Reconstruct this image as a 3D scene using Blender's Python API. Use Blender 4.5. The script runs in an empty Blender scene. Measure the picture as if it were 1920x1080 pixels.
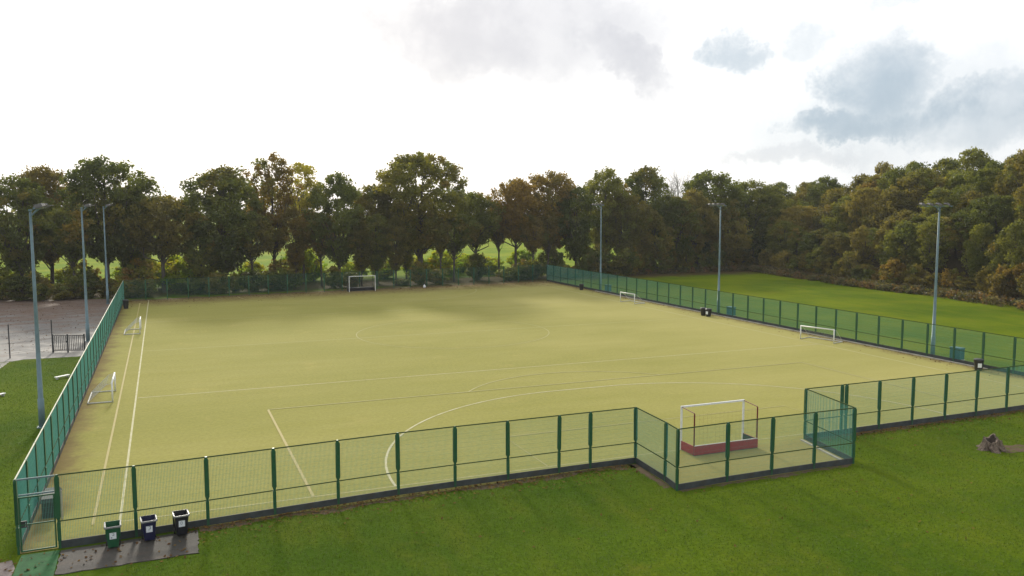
import bpy, math, random
import numpy as np
from mathutils import Vector, Matrix

PI = math.pi
S = bpy.context.scene
COL = S.collection

# ------------------------------------------------------------------ camera
CAM = Vector((-25.458, -35.422, 12.253))
YAW, PITCH, ROLL, FPX = 0.388, 0.098, -0.001, 1601.9
cy, sy, cp, sp = math.cos(YAW), math.sin(YAW), math.cos(PITCH), math.sin(PITCH)
fwd = Vector((sy * cp, cy * cp, -sp)); rgt = Vector((cy, -sy, 0)); upv = rgt.cross(fwd)
r2 = rgt * math.cos(ROLL) + upv * math.sin(ROLL)
u2 = -rgt * math.sin(ROLL) + upv * math.cos(ROLL)
cam_d = bpy.data.cameras.new('camera')
cam_d.sensor_width = 36.0
cam_d.lens = FPX / 1920 * 36
cam_d.clip_start = 0.5
cam_d.clip_end = 4000
cam = bpy.data.objects.new('camera', cam_d)
mw = Matrix((r2, u2, -fwd)).transposed().to_4x4()
mw.translation = CAM
cam.matrix_world = mw
COL.objects.link(cam)
S.camera = cam

# ------------------------------------------------------------------ sun and sky
SUN_AZ, SUN_EL = math.radians(5.0), math.radians(24.0)      # azimuth from +Y towards +X
sun_dir = Vector((math.sin(SUN_AZ) * math.cos(SUN_EL), math.cos(SUN_AZ) * math.cos(SUN_EL), math.sin(SUN_EL)))
sun_d = bpy.data.lights.new('sun', 'SUN')
sun_d.energy = 3.1
sun_d.angle = math.radians(6.5)
sun_d.color = (1.0, 0.93, 0.80)
sun = bpy.data.objects.new('sun', sun_d)
sun.rotation_euler = (-sun_dir).to_track_quat('-Z', 'Y').to_euler()
sun.location = (0, 0, 60)
COL.objects.link(sun)

S.view_settings.view_transform = 'Standard'
S.view_settings.look = 'None'
S.view_settings.gamma = 1.0
S.view_settings.use_curve_mapping = False
S.view_settings.exposure = 0.0
S.render.engine = 'CYCLES'
S.cycles.max_bounces = 6
S.cycles.diffuse_bounces = 3
S.cycles.glossy_bounces = 2
S.cycles.transmission_bounces = 4
S.cycles.transparent_max_bounces = 8


class NT:
    """small helper for node trees"""
    def __init__(self, tree):
        self.t = tree; self.n = tree.nodes; self.l = tree.links
    def node(self, typ, **kw):
        n = self.n.new(typ)
        for k, v in kw.items():
            setattr(n, k, v)
        return n
    def put(self, sock, v):
        if v is None:
            return
        if hasattr(v, 'is_output'):
            self.l.new(v, sock)
        else:
            if isinstance(v, (tuple, list)) and sock.type == 'RGBA' and len(v) == 3:
                v = (*v, 1.0)
            sock.default_value = v
    def math(self, op, a, b=None, c=None, clamp=False):
        n = self.node('ShaderNodeMath', operation=op, use_clamp=clamp)
        for i, v in enumerate((a, b, c)):
            self.put(n.inputs[i], v)
        return n.outputs[0]
    def vmath(self, op, a, b=None, out=0):
        n = self.node('ShaderNodeVectorMath', operation=op)
        self.put(n.inputs[0], a); self.put(n.inputs[1], b)
        return n.outputs[out]
    def mix(self, f, a, b, blend='MIX'):
        n = self.node('ShaderNodeMix', data_type='RGBA', blend_type=blend)
        self.put(n.inputs['Factor'], f)
        self.put(n.inputs[6], a); self.put(n.inputs[7], b)
        return n.outputs[2]
    def noise(self, vec, scale, detail=4.0, rough=0.55, dist=0.0):
        n = self.node('ShaderNodeTexNoise')
        self.put(n.inputs['Vector'], vec)
        n.inputs['Scale'].default_value = scale; n.inputs['Detail'].default_value = detail
        n.inputs['Roughness'].default_value = rough; n.inputs['Distortion'].default_value = dist
        return n.outputs['Fac']
    def noise_col(self, vec, scale, detail=4.0, rough=0.55):
        n = self.node('ShaderNodeTexNoise')
        self.put(n.inputs['Vector'], vec)
        n.inputs['Scale'].default_value = scale; n.inputs['Detail'].default_value = detail
        n.inputs['Roughness'].default_value = rough
        return n.outputs['Color']
    def smooth(self, v, lo, hi, a=0.0, b=1.0):
        n = self.node('ShaderNodeMapRange', interpolation_type='SMOOTHSTEP')
        self.put(n.inputs[0], v)
        n.inputs[1].default_value = lo; n.inputs[2].default_value = hi
        n.inputs[3].default_value = a; n.inputs[4].default_value = b
        return n.outputs[0]
    def scale_vec(self, v, s):
        n = self.node('ShaderNodeMapping')
        self.put(n.inputs[0], v); n.inputs['Scale'].default_value = s
        return n.outputs[0]


W = bpy.data.worlds.new('World'); S.world = W; W.use_nodes = True
k = NT(W.node_tree); k.n.clear()
wout = k.node('ShaderNodeOutputWorld'); wbg = k.node('ShaderNodeBackground')
k.l.new(wbg.outputs[0], wout.inputs[0])
sky = k.node('ShaderNodeTexSky', sky_type='NISHITA', sun_disc=False)
sky.sun_elevation = SUN_EL
sky.sun_rotation = SUN_AZ
sky.air_density = 1.0; sky.dust_density = 1.5
SKY_STRENGTH = 0.10
wbg.inputs[1].default_value = SKY_STRENGTH
gen = k.node('ShaderNodeTexCoord').outputs['Generated']
d = k.vmath('NORMALIZE', gen)
sep = k.node('ShaderNodeSeparateXYZ'); k.l.new(d, sep.inputs[0])
dz = sep.outputs[2]
# a cloud layer seen in perspective: direction projected on a plane overhead
den = k.math('ADD', k.math('MAXIMUM', dz, 0.0), 0.10)
cmb = k.node('ShaderNodeCombineXYZ')
k.l.new(k.math('DIVIDE', sep.outputs[0], den), cmb.inputs[0])
k.l.new(k.math('DIVIDE', sep.outputs[1], den), cmb.inputs[1])
plane = cmb.outputs[0]
n_big = k.noise(plane, 0.85, 7.0, 0.58, 0.3)
n_dir = k.noise(d, 9.0, 7.0, 0.62)
# warp used for the ragged edges of the cloud patches
warp = k.vmath('SUBTRACT', k.noise_col(d, 9.0, 8.0, 0.70), (0.5, 0.5, 0.5))
dw = k.vmath('ADD', d, k.vmath('MULTIPLY', warp, (0.17, 0.17, 0.11)))
sd = k.vmath('DOT_PRODUCT', d, tuple(sun_dir), out=1)
glow = k.smooth(sd, 0.25, 0.97)                                    # bright thin cloud towards the sun


def patch(dirv, a, b, tilt=0.0):
    v = Vector(dirv).normalized()
    r = Vector((v.y, -v.x, 0)).normalized(); u = r.cross(v)
    rr = r * math.cos(tilt) + u * math.sin(tilt); uu = u * math.cos(tilt) - r * math.sin(tilt)
    x = k.vmath('DOT_PRODUCT', dw, tuple(rr / a), out=1)
    y = k.vmath('DOT_PRODUCT', dw, tuple(uu / b), out=1)
    off_x = k.math('MULTIPLY', x, x); off_y = k.math('MULTIPLY', y, y)
    front = k.smooth(k.vmath('DOT_PRODUCT', d, tuple(v), out=1), 0.3, 0.6)
    q = k.smooth(k.math('ADD', off_x, off_y), 0.05, 1.8, 1.0, 0.0)
    return k.math('MULTIPLY', q, front)


grey = None
for dv, a, b, t, s in [((0.3628, 0.9120, 0.192), 0.20, 0.060, -0.03, 0.80),
                       ((0.2996, 0.9375, 0.176), 0.07, 0.04, 0, 0.72),
                       ((0.470, 0.865, 0.170), 0.085, 0.032, -0.55, 0.9),
                       ((0.0679, 0.9907, 0.118), 0.045, 0.009, -0.15, 0.20),
                       ((0.1746, 0.9799, 0.097), 0.035, 0.008, -0.1, 0.22),
                       ((-0.0568, 0.9902, 0.127), 0.045, 0.008, -0.3, 0.14),
                       ((0.4831, 0.8736, 0.059), 0.045, 0.011, -0.05, 0.42),
                       ((0.6511, 0.7571, 0.050), 0.08, 0.010, 0, 0.35)]:
    m = k.math('MULTIPLY', patch(dv, a, b, t), s)
    grey = m if grey is None else k.math('MAXIMUM', grey, m)
blue = None
for dv, a, b, t, s in [((0.5875, 0.7942, 0.155), 0.035, 0.018, -0.2, 0.75),
                       ((0.6352, 0.7525, 0.174), 0.034, 0.019, 0.4, 0.55),
                       ((0.7045, 0.6998, 0.122), 0.066, 0.046, -0.6, 0.95),
                       ((0.6960, 0.7124, 0.081), 0.085, 0.020, 0.0, 0.98),
                       ((0.782, 0.6150, 0.093), 0.10, 0.036, 0.25, 1.0),
                       ((0.745, 0.655, 0.085), 0.21, 0.060, 0.1, 0.48),
                       ((0.6961, 0.6889, 0.206), 0.03, 0.008, 0, 0.4)]:
    m = k.math('MULTIPLY', patch(dv, a, b, t), s)
    blue = m if blue is None else k.math('MAXIMUM', blue, m)
# the same broken cloud everywhere else in the sky
seen = k.smooth(k.vmath('DOT_PRODUCT', d, tuple((fwd + Vector((0, 0, .12))).normalized()), out=1), 0.80, 0.70)
wild = k.smooth(n_big, 0.46, 0.66)
grey = k.math('MAXIMUM', grey, k.math('MULTIPLY', k.math('MULTIPLY', wild, seen), 0.8))
mott = k.smooth(n_dir, 0.34, 0.62, 0.74, 1.0)
grey = k.math('MULTIPLY', grey, mott)
blue = k.math('MULTIPLY', blue, k.smooth(n_dir, 0.34, 0.62, 0.66, 1.0))
IS = 1.0 / SKY_STRENGTH
white = k.mix(glow, (0.98 * IS, 1.01 * IS, 1.05 * IS), (1.30 * IS, 1.29 * IS, 1.27 * IS))
greyc = k.mix(glow, (0.52 * IS, 0.55 * IS, 0.60 * IS), (0.58 * IS, 0.595 * IS, 0.66 * IS))
bluec = k.mix(glow, (0.42 * IS, 0.51 * IS, 0.60 * IS), (0.46 * IS, 0.575 * IS, 0.68 * IS))
c = k.mix(grey, white, greyc)
c = k.mix(blue, c, bluec)
c = k.mix(0.92, sky.outputs[0], c)                                # thin cloud: a little clear sky shines through
k.l.new(c, wbg.inputs[0])

# ------------------------------------------------------------------ object helpers

def tag(o, label=None, cat=None, group=None, kind=None):
    if label: o['label'] = label
    if cat: o['category'] = cat
    if group: o['group'] = group
    if kind: o['kind'] = kind
    return o


def empty(name, loc=(0, 0, 0), rz=0.0, label=None, cat=None, group=None):
    o = bpy.data.objects.new(name, None)
    o.location = loc; o.rotation_euler = (0, 0, rz)
    o.empty_display_size = 0.3
    COL.objects.link(o)
    return tag(o, label, cat, group)


def link(name, mesh, parent=None, loc=(0, 0, 0), rot=(0, 0, 0), scale=(1, 1, 1)):
    o = bpy.data.objects.new(name, mesh)
    o.location = loc; o.rotation_euler = rot; o.scale = scale
    if parent: o.parent = parent
    COL.objects.link(o)
    return o


class MB:
    """collects verts and faces of one mesh"""
    def __init__(self):
        self.v = []; self.f = []; self.mi = []; self.cur = 0
    def add(self, vs, fs):
        b = len(self.v); self.v += [tuple(x) for x in vs]
        for f in fs:
            self.f.append(tuple(b + i for i in f)); self.mi.append(self.cur)
        return self
    def box(self, x0, x1, y0, y1, z0, z1):
        return self.add([(x0, y0, z0), (x1, y0, z0), (x1, y1, z0), (x0, y1, z0), (x0, y0, z1), (x1, y0, z1), (x1, y1, z1), (x0, y1, z1)],
                        [(3, 2, 1, 0), (4, 5, 6, 7), (0, 1, 5, 4), (1, 2, 6, 5), (2, 3, 7, 6), (3, 0, 4, 7)])
    def frustum(self, c0, c1, a0, b0, a1, b1):
        """tapered box between two centres: half sizes a (x), b (y)"""
        vs = []
        for (c, a, b) in ((c0, a0, b0), (c1, a1, b1)):
            vs += [(c[0] - a, c[1] - b, c[2]), (c[0] + a, c[1] - b, c[2]), (c[0] + a, c[1] + b, c[2]), (c[0] - a, c[1] + b, c[2])]
        return self.add(vs, [(3, 2, 1, 0), (4, 5, 6, 7), (0, 1, 5, 4), (1, 2, 6, 5), (2, 3, 7, 6), (3, 0, 4, 7)])
    def tube(self, pts, rads, n=8, cap=True):
        pts = [Vector(p) for p in pts]
        if not hasattr(rads, '__len__'): rads = [rads] * len(pts)
        base = len(self.v)
        prev = None
        for i, p in enumerate(pts):
            t = (pts[min(i + 1, len(pts) - 1)] - pts[max(i - 1, 0)]).normalized()
            if prev is None:
                a = t.orthogonal().normalized()
            else:
                a = (prev - t * prev.dot(t)).normalized()
            prev = a; b = t.cross(a)
            for j in range(n):
                an = 2 * PI * j / n
                self.v.append(tuple(p + (a * math.cos(an) + b * math.sin(an)) * rads[i]))
        for i in range(len(pts) - 1):
            for j in range(n):
                q = (j + 1) % n
                self.f.append((base + i * n + j, base + i * n + q, base + (i + 1) * n + q, base + (i + 1) * n + j)); self.mi.append(self.cur)
        if cap:
            self.f.append(tuple(base + j for j in reversed(range(n)))); self.mi.append(self.cur)
            self.f.append(tuple(base + (len(pts) - 1) * n + j for j in range(n))); self.mi.append(self.cur)
        return self
    def mesh(self, name, *mats, smooth=False, bevel=0.0):
        me = bpy.data.meshes.new(name)
        me.from_pydata(self.v, [], self.f)
        for m in mats: me.materials.append(m)
        if len(mats) > 1: me.polygons.foreach_set('material_index', self.mi)
        if smooth: me.polygons.foreach_set('use_smooth', [True] * len(me.polygons))
        me.update()
        if bevel:
            import bmesh
            bm = bmesh.new(); bm.from_mesh(me)
            bmesh.ops.bevel(bm, geom=bm.edges[:], offset=bevel, segments=2, affect='EDGES', profile=0.6)
            bm.to_mesh(me); bm.free(); me.update()
        return me
    def build(self, name, mat, parent=None, loc=(0, 0, 0), rot=(0, 0, 0), smooth=False, bevel=0.0):
        mats = mat if isinstance(mat, (list, tuple)) else [mat]
        return link(name, self.mesh(name, *mats, smooth=smooth, bevel=bevel), parent, loc, rot)


# ------------------------------------------------------------------ materials

def material(name):
    m = bpy.data.materials.new(name); m.use_nodes = True
    q = NT(m.node_tree)
    b = q.n.get('Principled BSDF')
    return m, q, b


def simple(name, col, rough=0.6, metal=0.0, var=0.12, scale=6.0, spec=0.5, dirt=None):
    m, q, b = material(name)
    pos = q.node('ShaderNodeTexCoord').outputs['Object']
    n = q.noise(pos, scale, 5.0, 0.6)
    f = q.smooth(n, 0.25, 0.75, 1.0 - var, 1.0 + var)
    cc = q.vmath('SCALE', col); cc.node.inputs['Scale'].default_value = 1.0
    q.l.new(f, cc.node.inputs['Scale'])
    out = cc
    if dirt:
        out = q.mix(q.smooth(q.noise(pos, scale * 0.6, 6.0, 0.7), 0.5, 0.75, 0.0, 0.6), cc, dirt)
    q.l.new(out, b.inputs['Base Color'])
    b.inputs['Roughness'].default_value = rough
    b.inputs['Metallic'].default_value = metal
    b.inputs['Specular IOR Level'].default_value = spec
    return m


M_post = simple('green_post_paint', (0.016, 0.092, 0.038), 0.4, dirt=(0.05, 0.07, 0.03))
M_wire = simple('green_wire', (0.12, 0.36, 0.295), 0.5, spec=0.3)
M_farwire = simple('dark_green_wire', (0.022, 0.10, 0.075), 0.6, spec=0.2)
M_rail = simple('green_rail', (0.045, 0.075, 0.025), 0.85, spec=0.1)
M_glintrail = simple('glint_painted_rail', (0.50, 0.50, 0.38), 0.5, var=0.2, scale=1.0)  # lightened rail colour, a sun glint painted in
M_board = simple('dark_kickboard', (0.042, 0.050, 0.050), 0.75, var=0.35, scale=2.0, dirt=(0.055, 0.045, 0.03))
M_galv = simple('galvanised_steel', (0.125, 0.195, 0.215), 0.5, metal=0.1, var=0.2, scale=1.5)
M_lampcase = simple('lamp_casing', (0.13, 0.125, 0.12), 0.6, spec=0.2)
M_glass, q, b = material('lamp_glass')
b.inputs['Base Color'].default_value = (0.35, 0.37, 0.38, 1); b.inputs['Roughness'].default_value = 0.08
M_white = simple('white_paint', (0.78, 0.78, 0.76), 0.4, var=0.06, dirt=(0.55, 0.52, 0.45))
M_whitedirty = simple('weathered_white_paint', (0.55, 0.54, 0.50), 0.55, var=0.12, dirt=(0.30, 0.28, 0.2))
M_maroon = simple('maroon_board', (0.33, 0.010, 0.035), 0.5, var=0.15)
M_darkred = simple('dark_red_paint', (0.15, 0.012, 0.016), 0.45)
M_net = simple('goal_net', (0.50, 0.52, 0.50), 0.8)
M_darknet = simple('dark_net', (0.02, 0.02, 0.022), 0.8)
M_greenbin = simple('green_plastic', (0.012, 0.085, 0.035), 0.35)
M_navybin = simple('navy_plastic', (0.012, 0.014, 0.05), 0.35)
M_blackbin = simple('black_plastic', (0.012, 0.013, 0.017), 0.35)
M_binrim = simple('sky_sheen_bin_rim', (0.22, 0.22, 0.22), 0.25)  # lighter than the tubs: sky reflection painted as grey
M_inner = simple('dark_inside', (0.006, 0.008, 0.006), 0.8)
M_label = simple('white_label', (0.75, 0.78, 0.80), 0.5, var=0.04)
M_ink = simple('grey_ink', (0.16, 0.18, 0.22), 0.6)
M_rubber = simple('rubber', (0.015, 0.015, 0.016), 0.8)
M_cabinet = simple('blue_green_cabinet', (0.015, 0.11, 0.14), 0.45)
M_darkmetal = simple('dark_gate_metal', (0.03, 0.032, 0.036), 0.5)
M_kerb = simple('pale_concrete', (0.40, 0.37, 0.30), 0.85, var=0.25, scale=1.2)
M_bark, q, b = material('bark')
pos = q.node('ShaderNodeTexCoord').outputs['Object']
n = q.noise(q.scale_vec(pos, (3, 3, 0.6)), 2.5, 5.0, 0.65)
q.l.new(q.mix(n, (0.035, 0.028, 0.020), (0.11, 0.095, 0.075)), b.inputs['Base Color'])
b.inputs['Roughness'].default_value = 0.9
M_palebark = simple('pale_bark', (0.34, 0.32, 0.30), 0.9, var=0.2)
M_rot = simple('rotten_wood', (0.050, 0.036, 0.026), 0.95, var=0.4, scale=9.0)
M_stump, q, b = material('weathered_stump')
pos = q.node('ShaderNodeTexCoord').outputs['Object']
n = q.noise(q.scale_vec(pos, (5, 5, 1.2)), 3.0, 6.0, 0.7)
q.l.new(q.mix(q.smooth(n, 0.3, 0.7), (0.040, 0.026, 0.020), (0.235, 0.175, 0.125)), b.inputs['Base Color'])
b.inputs['Roughness'].default_value = 0.9


def leaf_material(name, ca, cb, cc, trans=0.46):
    """three real leaf colours picked per spray, a little per tree; light passes through the leaves"""
    m, q, b = material(name)
    a = q.node('ShaderNodeAttribute', attribute_name='tint')
    sepc = q.node('ShaderNodeSeparateColor'); q.l.new(a.outputs['Color'], sepc.inputs[0])
    oi = q.node('ShaderNodeObjectInfo').outputs['Random']
    f1 = q.math('ADD', sepc.outputs[0], q.math('MULTIPLY', q.math('SUBTRACT', oi, 0.5), 0.5), clamp=True)
    col = q.mix(q.smooth(f1, 0.15, 0.75), ca, cb)
    col = q.mix(q.smooth(sepc.outputs[1], 0.62, 0.95), col, cc)
    sc = q.vmath('SCALE', col); q.l.new(q.math('MULTIPLY_ADD', sepc.outputs[2], 0.5, 0.75), sc.node.inputs['Scale'])
    b.inputs['Roughness'].default_value = 0.55
    b.inputs['Specular IOR Level'].default_value = 0.25
    q.l.new(sc, b.inputs['Base Color'])
    tr = q.node('ShaderNodeBsdfTranslucent')
    tc = q.vmath('MULTIPLY', sc, (1.9, 1.75, 0.8))
    q.l.new(tc, tr.inputs[0])
    mx = q.node('ShaderNodeMixShader'); mx.inputs[0].default_value = trans
    q.l.new(b.outputs[0], mx.inputs[1]); q.l.new(tr.outputs[0], mx.inputs[2])
    q.l.new(mx.outputs[0], q.n['Material Output'].inputs['Surface'])
    return m


LEAF = {
    'dark': leaf_material('leaves_dark_green', (0.066, 0.087, 0.023), (0.115, 0.137, 0.029), (0.164, 0.139, 0.032)),
    'olive': leaf_material('leaves_olive', (0.094, 0.116, 0.025), (0.166, 0.177, 0.034), (0.199, 0.153, 0.032)),
    'oak': leaf_material('leaves_oak', (0.117, 0.127, 0.023), (0.193, 0.177, 0.029), (0.205, 0.136, 0.029)),
    'brownolive': leaf_material('leaves_brown_olive', (0.115, 0.111, 0.029), (0.181, 0.156, 0.036), (0.138, 0.163, 0.034)),
    'russet': leaf_material('leaves_russet', (0.131, 0.109, 0.025), (0.201, 0.139, 0.029), (0.140, 0.153, 0.032)),
    'copper': leaf_material('leaves_copper', (0.129, 0.112, 0.032), (0.197, 0.144, 0.038), (0.117, 0.127, 0.034)),
    'yellow': leaf_material('leaves_yellow_green', (0.187, 0.212, 0.032), (0.281, 0.260, 0.040), (0.246, 0.159, 0.034)),
    'golden': leaf_material('leaves_golden_brown', (0.175, 0.156, 0.036), (0.246, 0.203, 0.046), (0.135, 0.151, 0.038)),
    'lime': leaf_material('leaves_lime', (0.125, 0.205, 0.016), (0.205, 0.265, 0.022), (0.250, 0.240, 0.024), 0.68),
    'bramble': leaf_material('leaves_bramble', (0.082, 0.090, 0.040), (0.146, 0.124, 0.058), (0.175, 0.109, 0.048)),
}

# ------------------------------------------------------------------ terrain and ground sheets


def sstep(x, a, b):
    t = np.clip((x - a) / (b - a), 0, 1)
    return t * t * (3 - 2 * t)


BANKX = np.array([60.0, 67.5, 70.5, 70.0, 70.5, 72.5, 75.0, 78.0])
BANKY = np.array([10.0, 34.0, 46.0, 53.0, 63.0, 78.0, 90.0, 110.0])


def bank_x(y):
    return np.interp(y, BANKY, BANKX)


def height(x, y):
    x = np.asarray(x, float); y = np.asarray(y, float)
    dd = x - (bank_x(y) + 4)
    h = 8.5 * (1 - np.exp(-np.clip(dd, 0, None) / 26.0)) * (1 - 0.55 * sstep(y, 62, 118))
    h = h * (1 - sstep(y, 150, 220))
    # the meadow beyond the trees climbs very gently
    h = h + 3.0 * sstep(y, 125, 290) * (1 - sstep(x, 75, 120))
    return h


def grid_mesh(name, xs, ys, zf, mat):
    nx, ny = len(xs), len(ys)
    X, Y = np.meshgrid(xs, ys)
    v = np.stack([X, Y, zf(X, Y)], -1).reshape(-1, 3)
    i = np.arange(nx * ny).reshape(ny, nx)
    f = np.stack([i[:-1, :-1], i[:-1, 1:], i[1:, 1:], i[1:, :-1]], -1).reshape(-1, 4)
    return quads(name, v, f, mat, True)


def quads(name, v, f, mat, smooth=False, tint=None):
    me = bpy.data.meshes.new(name)
    v = np.ascontiguousarray(v, dtype=np.float32); f = np.ascontiguousarray(f, dtype=np.int32)
    me.vertices.add(len(v)); me.vertices.foreach_set('co', v.ravel())
    kk = f.shape[1]
    me.loops.add(f.size); me.loops.foreach_set('vertex_index', f.ravel())
    me.polygons.add(len(f))
    me.polygons.foreach_set('loop_start', np.arange(0, f.size, kk, dtype=np.int32))
    if smooth: me.polygons.foreach_set('use_smooth', np.ones(len(f), dtype=bool))
    if tint is not None:
        at = me.attributes.new('tint', 'FLOAT_COLOR', 'POINT')
        at.data.foreach_set('color', np.ascontiguousarray(tint, dtype=np.float32).ravel())
    if mat: me.materials.append(mat)
    me.update(calc_edges=True)
    return me


def grass_material():
    m, q, b = material('mown_grass')
    pos = q.node('ShaderNodeNewGeometry').outputs['Position']
    big = q.noise(pos, 0.07, 4.0, 0.6)
    mid = q.noise(q.scale_vec(pos, (1, 0.35, 1)), 0.55, 5.0, 0.65)
    fine = q.noise(pos, 7.0, 4.0, 0.7)
    col = q.mix(q.smooth(big, 0.35, 0.68), (0.052, 0.100, 0.004), (0.098, 0.146, 0.005))
    col = q.mix(q.smooth(mid, 0.42, 0.74, 0, 0.5), col, (0.118, 0.138, 0.008))
    col = q.mix(q.smooth(mid, 0.46, 0.26, 0, 0.35), col, (0.036, 0.078, 0.004))
    sc = q.vmath('SCALE', col); q.l.new(q.smooth(fine, 0.2, 0.8, 0.78, 1.22), sc.node.inputs['Scale'])
    sp0 = q.node('ShaderNodeSeparateXYZ'); q.l.new(pos, sp0.inputs[0])
    mown = q.smooth(sp0.outputs[0], 31.5, 33.0)                       # the field beyond the fence is a lighter, yellower green
    sc = q.mix(mown, sc, q.vmath('MULTIPLY', sc, (1.42, 1.25, 1.0)))
    # bare, leaf-strewn earth along the foot of the fences and under the trees
    sp_ = q.node('ShaderNodeSeparateXYZ'); q.l.new(pos, sp_.inputs[0])
    x, y = sp_.outputs[0], sp_.outputs[1]
    wob = q.math('MULTIPLY', q.math('SUBTRACT', q.noise(pos, 0.35, 6.0, 0.65), 0.5), 14.0)
    wood = q.math('MULTIPLY', q.smooth(q.math('ADD', y, wob), 85.0, 91.0), q.smooth(q.math('ADD', y, wob), 103.0, 97.0))
    bank = q.smooth(q.math('ADD', q.math('SUBTRACT', x, q.math('MULTIPLY', y, 0.07)), q.math('MULTIPLY', wob, 0.3)), 66.5, 69.0)
    bank = q.math('MULTIPLY', bank, q.smooth(y, 160.0, 130.0))
    wood = q.math('MAXIMUM', wood, bank)
    litter = q.mix(q.noise(pos, 3.0, 6.0, 0.75), (0.040, 0.040, 0.014), (0.12, 0.080, 0.032))
    out = q.mix(wood, sc, litter)
    patchy = q.smooth(q.noise(q.scale_vec(pos, (0.6, 1, 1)), 0.5, 7.0, 0.72), 0.56, 0.76, 0, 0.45)
    out = q.mix(patchy, out, (0.150, 0.140, 0.018))
    # meadow beyond the trees: sunlight painted in as a paler green
    far = q.smooth(y, 100.0, 112.0)
    out = q.mix(q.math('MULTIPLY', far, 0.75), out, q.mix(q.smooth(q.noise(pos, 0.12, 6.0, 0.7), 0.35, 0.65), (0.15, 0.24, 0.012), (0.27, 0.31, 0.02)))
    q.l.new(out, b.inputs['Base Color'])
    b.inputs['Roughness'].default_value = 0.85
    b.inputs['Specular IOR Level'].default_value = 0.02
    bp = q.node('ShaderNodeBump'); bp.inputs['Strength'].default_value = 0.55; bp.inputs['Distance'].default_value = 0.12
    q.l.new(q.math('ADD', fine, q.math('MULTIPLY', q.noise(pos, 1.6, 4.0), 1.5)), bp.inputs['Height'])
    q.l.new(bp.outputs[0], b.inputs['Normal'])
    return m


M_grass = grass_material()
xs = np.unique(np.concatenate([np.linspace(-800, -120, 10), np.linspace(-120, 62, 60), np.linspace(62, 140, 90), np.linspace(140, 800, 12)]))
ys = np.unique(np.concatenate([np.linspace(-400, -60, 8), np.linspace(-60, 150, 90), np.linspace(150, 320, 20), np.linspace(320, 900, 8)]))
link('ground', grid_mesh('ground', xs, ys, height, M_grass))['kind'] = 'structure'


# thin sunlit autumn air round the camera and the whole place
M_haze = bpy.data.materials.new('air'); M_haze.use_nodes = True
hq = NT(M_haze.node_tree); hq.n.clear()
hv = hq.node('ShaderNodeVolumePrincipled')
hv.inputs['Color'].default_value = (0.92, 0.94, 0.96, 1)
hv.inputs['Density'].default_value = 0.00020
hv.inputs['Anisotropy'].default_value = 0.2
ho = hq.node('ShaderNodeOutputMaterial'); hq.l.new(hv.outputs[0], ho.inputs['Volume'])
tag(MB().box(-815, 815, -415, 915, -1.6, 34).build('haze', M_haze), 'thin pale air over the whole place', kind='stuff')


def poly_sheet(name, pts, z, mat, parent=None):
    o = MB().add([(x, y, z) for x, y in pts], [tuple(range(len(pts)))]).build(name, mat, parent)
    o['kind'] = 'structure'
    return o


# the sand dressed pitch, bounded by the fence line
FL = [(-30.55, -2.02), (-5.06, -1.0), (-5.43, -5.1), (4.42, -5.0), (5.17, -0.82), (31.05, -0.42), (31.0, 88.0), (-30.25, 82.6)]


def pitch_material():
    m, q, b = material('sand_dressed_turf')
    pos = q.node('ShaderNodeNewGeometry').outputs['Position']
    sp_ = q.node('ShaderNodeSeparateXYZ'); q.l.new(pos, sp_.inputs[0])
    x, y = sp_.outputs[0], sp_.outputs[1]
    big = q.noise(q.scale_vec(pos, (0.5, 1, 1)), 0.09, 5.0, 0.6)
    streak = q.noise(q.scale_vec(pos, (0.18, 1.6, 1)), 0.5, 5.0, 0.65)
    fine = q.noise(pos, 5.0, 5.0, 0.7)
    col = q.mix(q.smooth(big, 0.3, 0.7), (0.278, 0.266, 0.074), (0.330, 0.304, 0.094))
    col = q.mix(q.smooth(streak, 0.35, 0.72, 0, 0.32), col, (0.268, 0.252, 0.056))
    col = q.mix(q.smooth(q.noise(pos, 0.28, 6.0, 0.7), 0.56, 0.78, 0, 0.5), col, (0.43, 0.35, 0.115))
    sc = q.vmath('SCALE', col); q.l.new(q.smooth(fine, 0.2, 0.8, 0.86, 1.14), sc.node.inputs['Scale'])
    sandy = q.smooth(q.math('ADD', x, q.math('MULTIPLY', q.math('SUBTRACT', big, 0.5), 60.0)), -6.0, 30.0, 0, 0.55)
    sc = q.mix(sandy, sc, (0.405, 0.362, 0.13))
    # moss, dirt and leaf mould gathered along the edges of the court
    wob = q.math('MULTIPLY', q.math('SUBTRACT', q.noise(pos, 0.45, 6.0, 0.68), 0.5), 4.0)
    e1 = q.smooth(q.math('ADD', x, wob), -28.9, -30.6)
    e2 = q.smooth(q.math('ADD', x, wob), 29.0, 31.2)
    tilt = q.math('SUBTRACT', y, q.math('MULTIPLY', x, 0.088))
    e3 = q.smooth(q.math('ADD', tilt, q.math('MULTIPLY', wob, 2.2)), 76.0, 84.5)
    e4 = q.smooth(q.math('ADD', y, q.math('MULTIPLY', wob, 0.4)), 0.2, -1.6, 0, 0.4)
    e = q.math('MAXIMUM', q.math('MAXIMUM', e1, e2), q.math('MAXIMUM', e3, e4))
    mould = q.mix(q.noise(pos, 1.4, 6.0, 0.75), (0.085, 0.060, 0.030), (0.25, 0.16, 0.075))
    out = q.mix(q.math('MULTIPLY', e, 0.75), sc, mould)
    q.l.new(out, b.inputs['Base Color'])
    b.inputs['Roughness'].default_value = 0.9
    b.inputs['Specular IOR Level'].default_value = 0.03
    bp = q.node('ShaderNodeBump'); bp.inputs['Strength'].default_value = 0.3; bp.inputs['Distance'].default_value = 0.02
    q.l.new(fine, bp.inputs['Height']); q.l.new(bp.outputs[0], b.inputs['Normal'])
    return m


M_pitch = pitch_material()
pitch = poly_sheet('sports_pitch', FL, 0.020, M_pitch)
tag(pitch, 'sand dressed olive yellow hockey pitch inside the green mesh fence')


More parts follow.
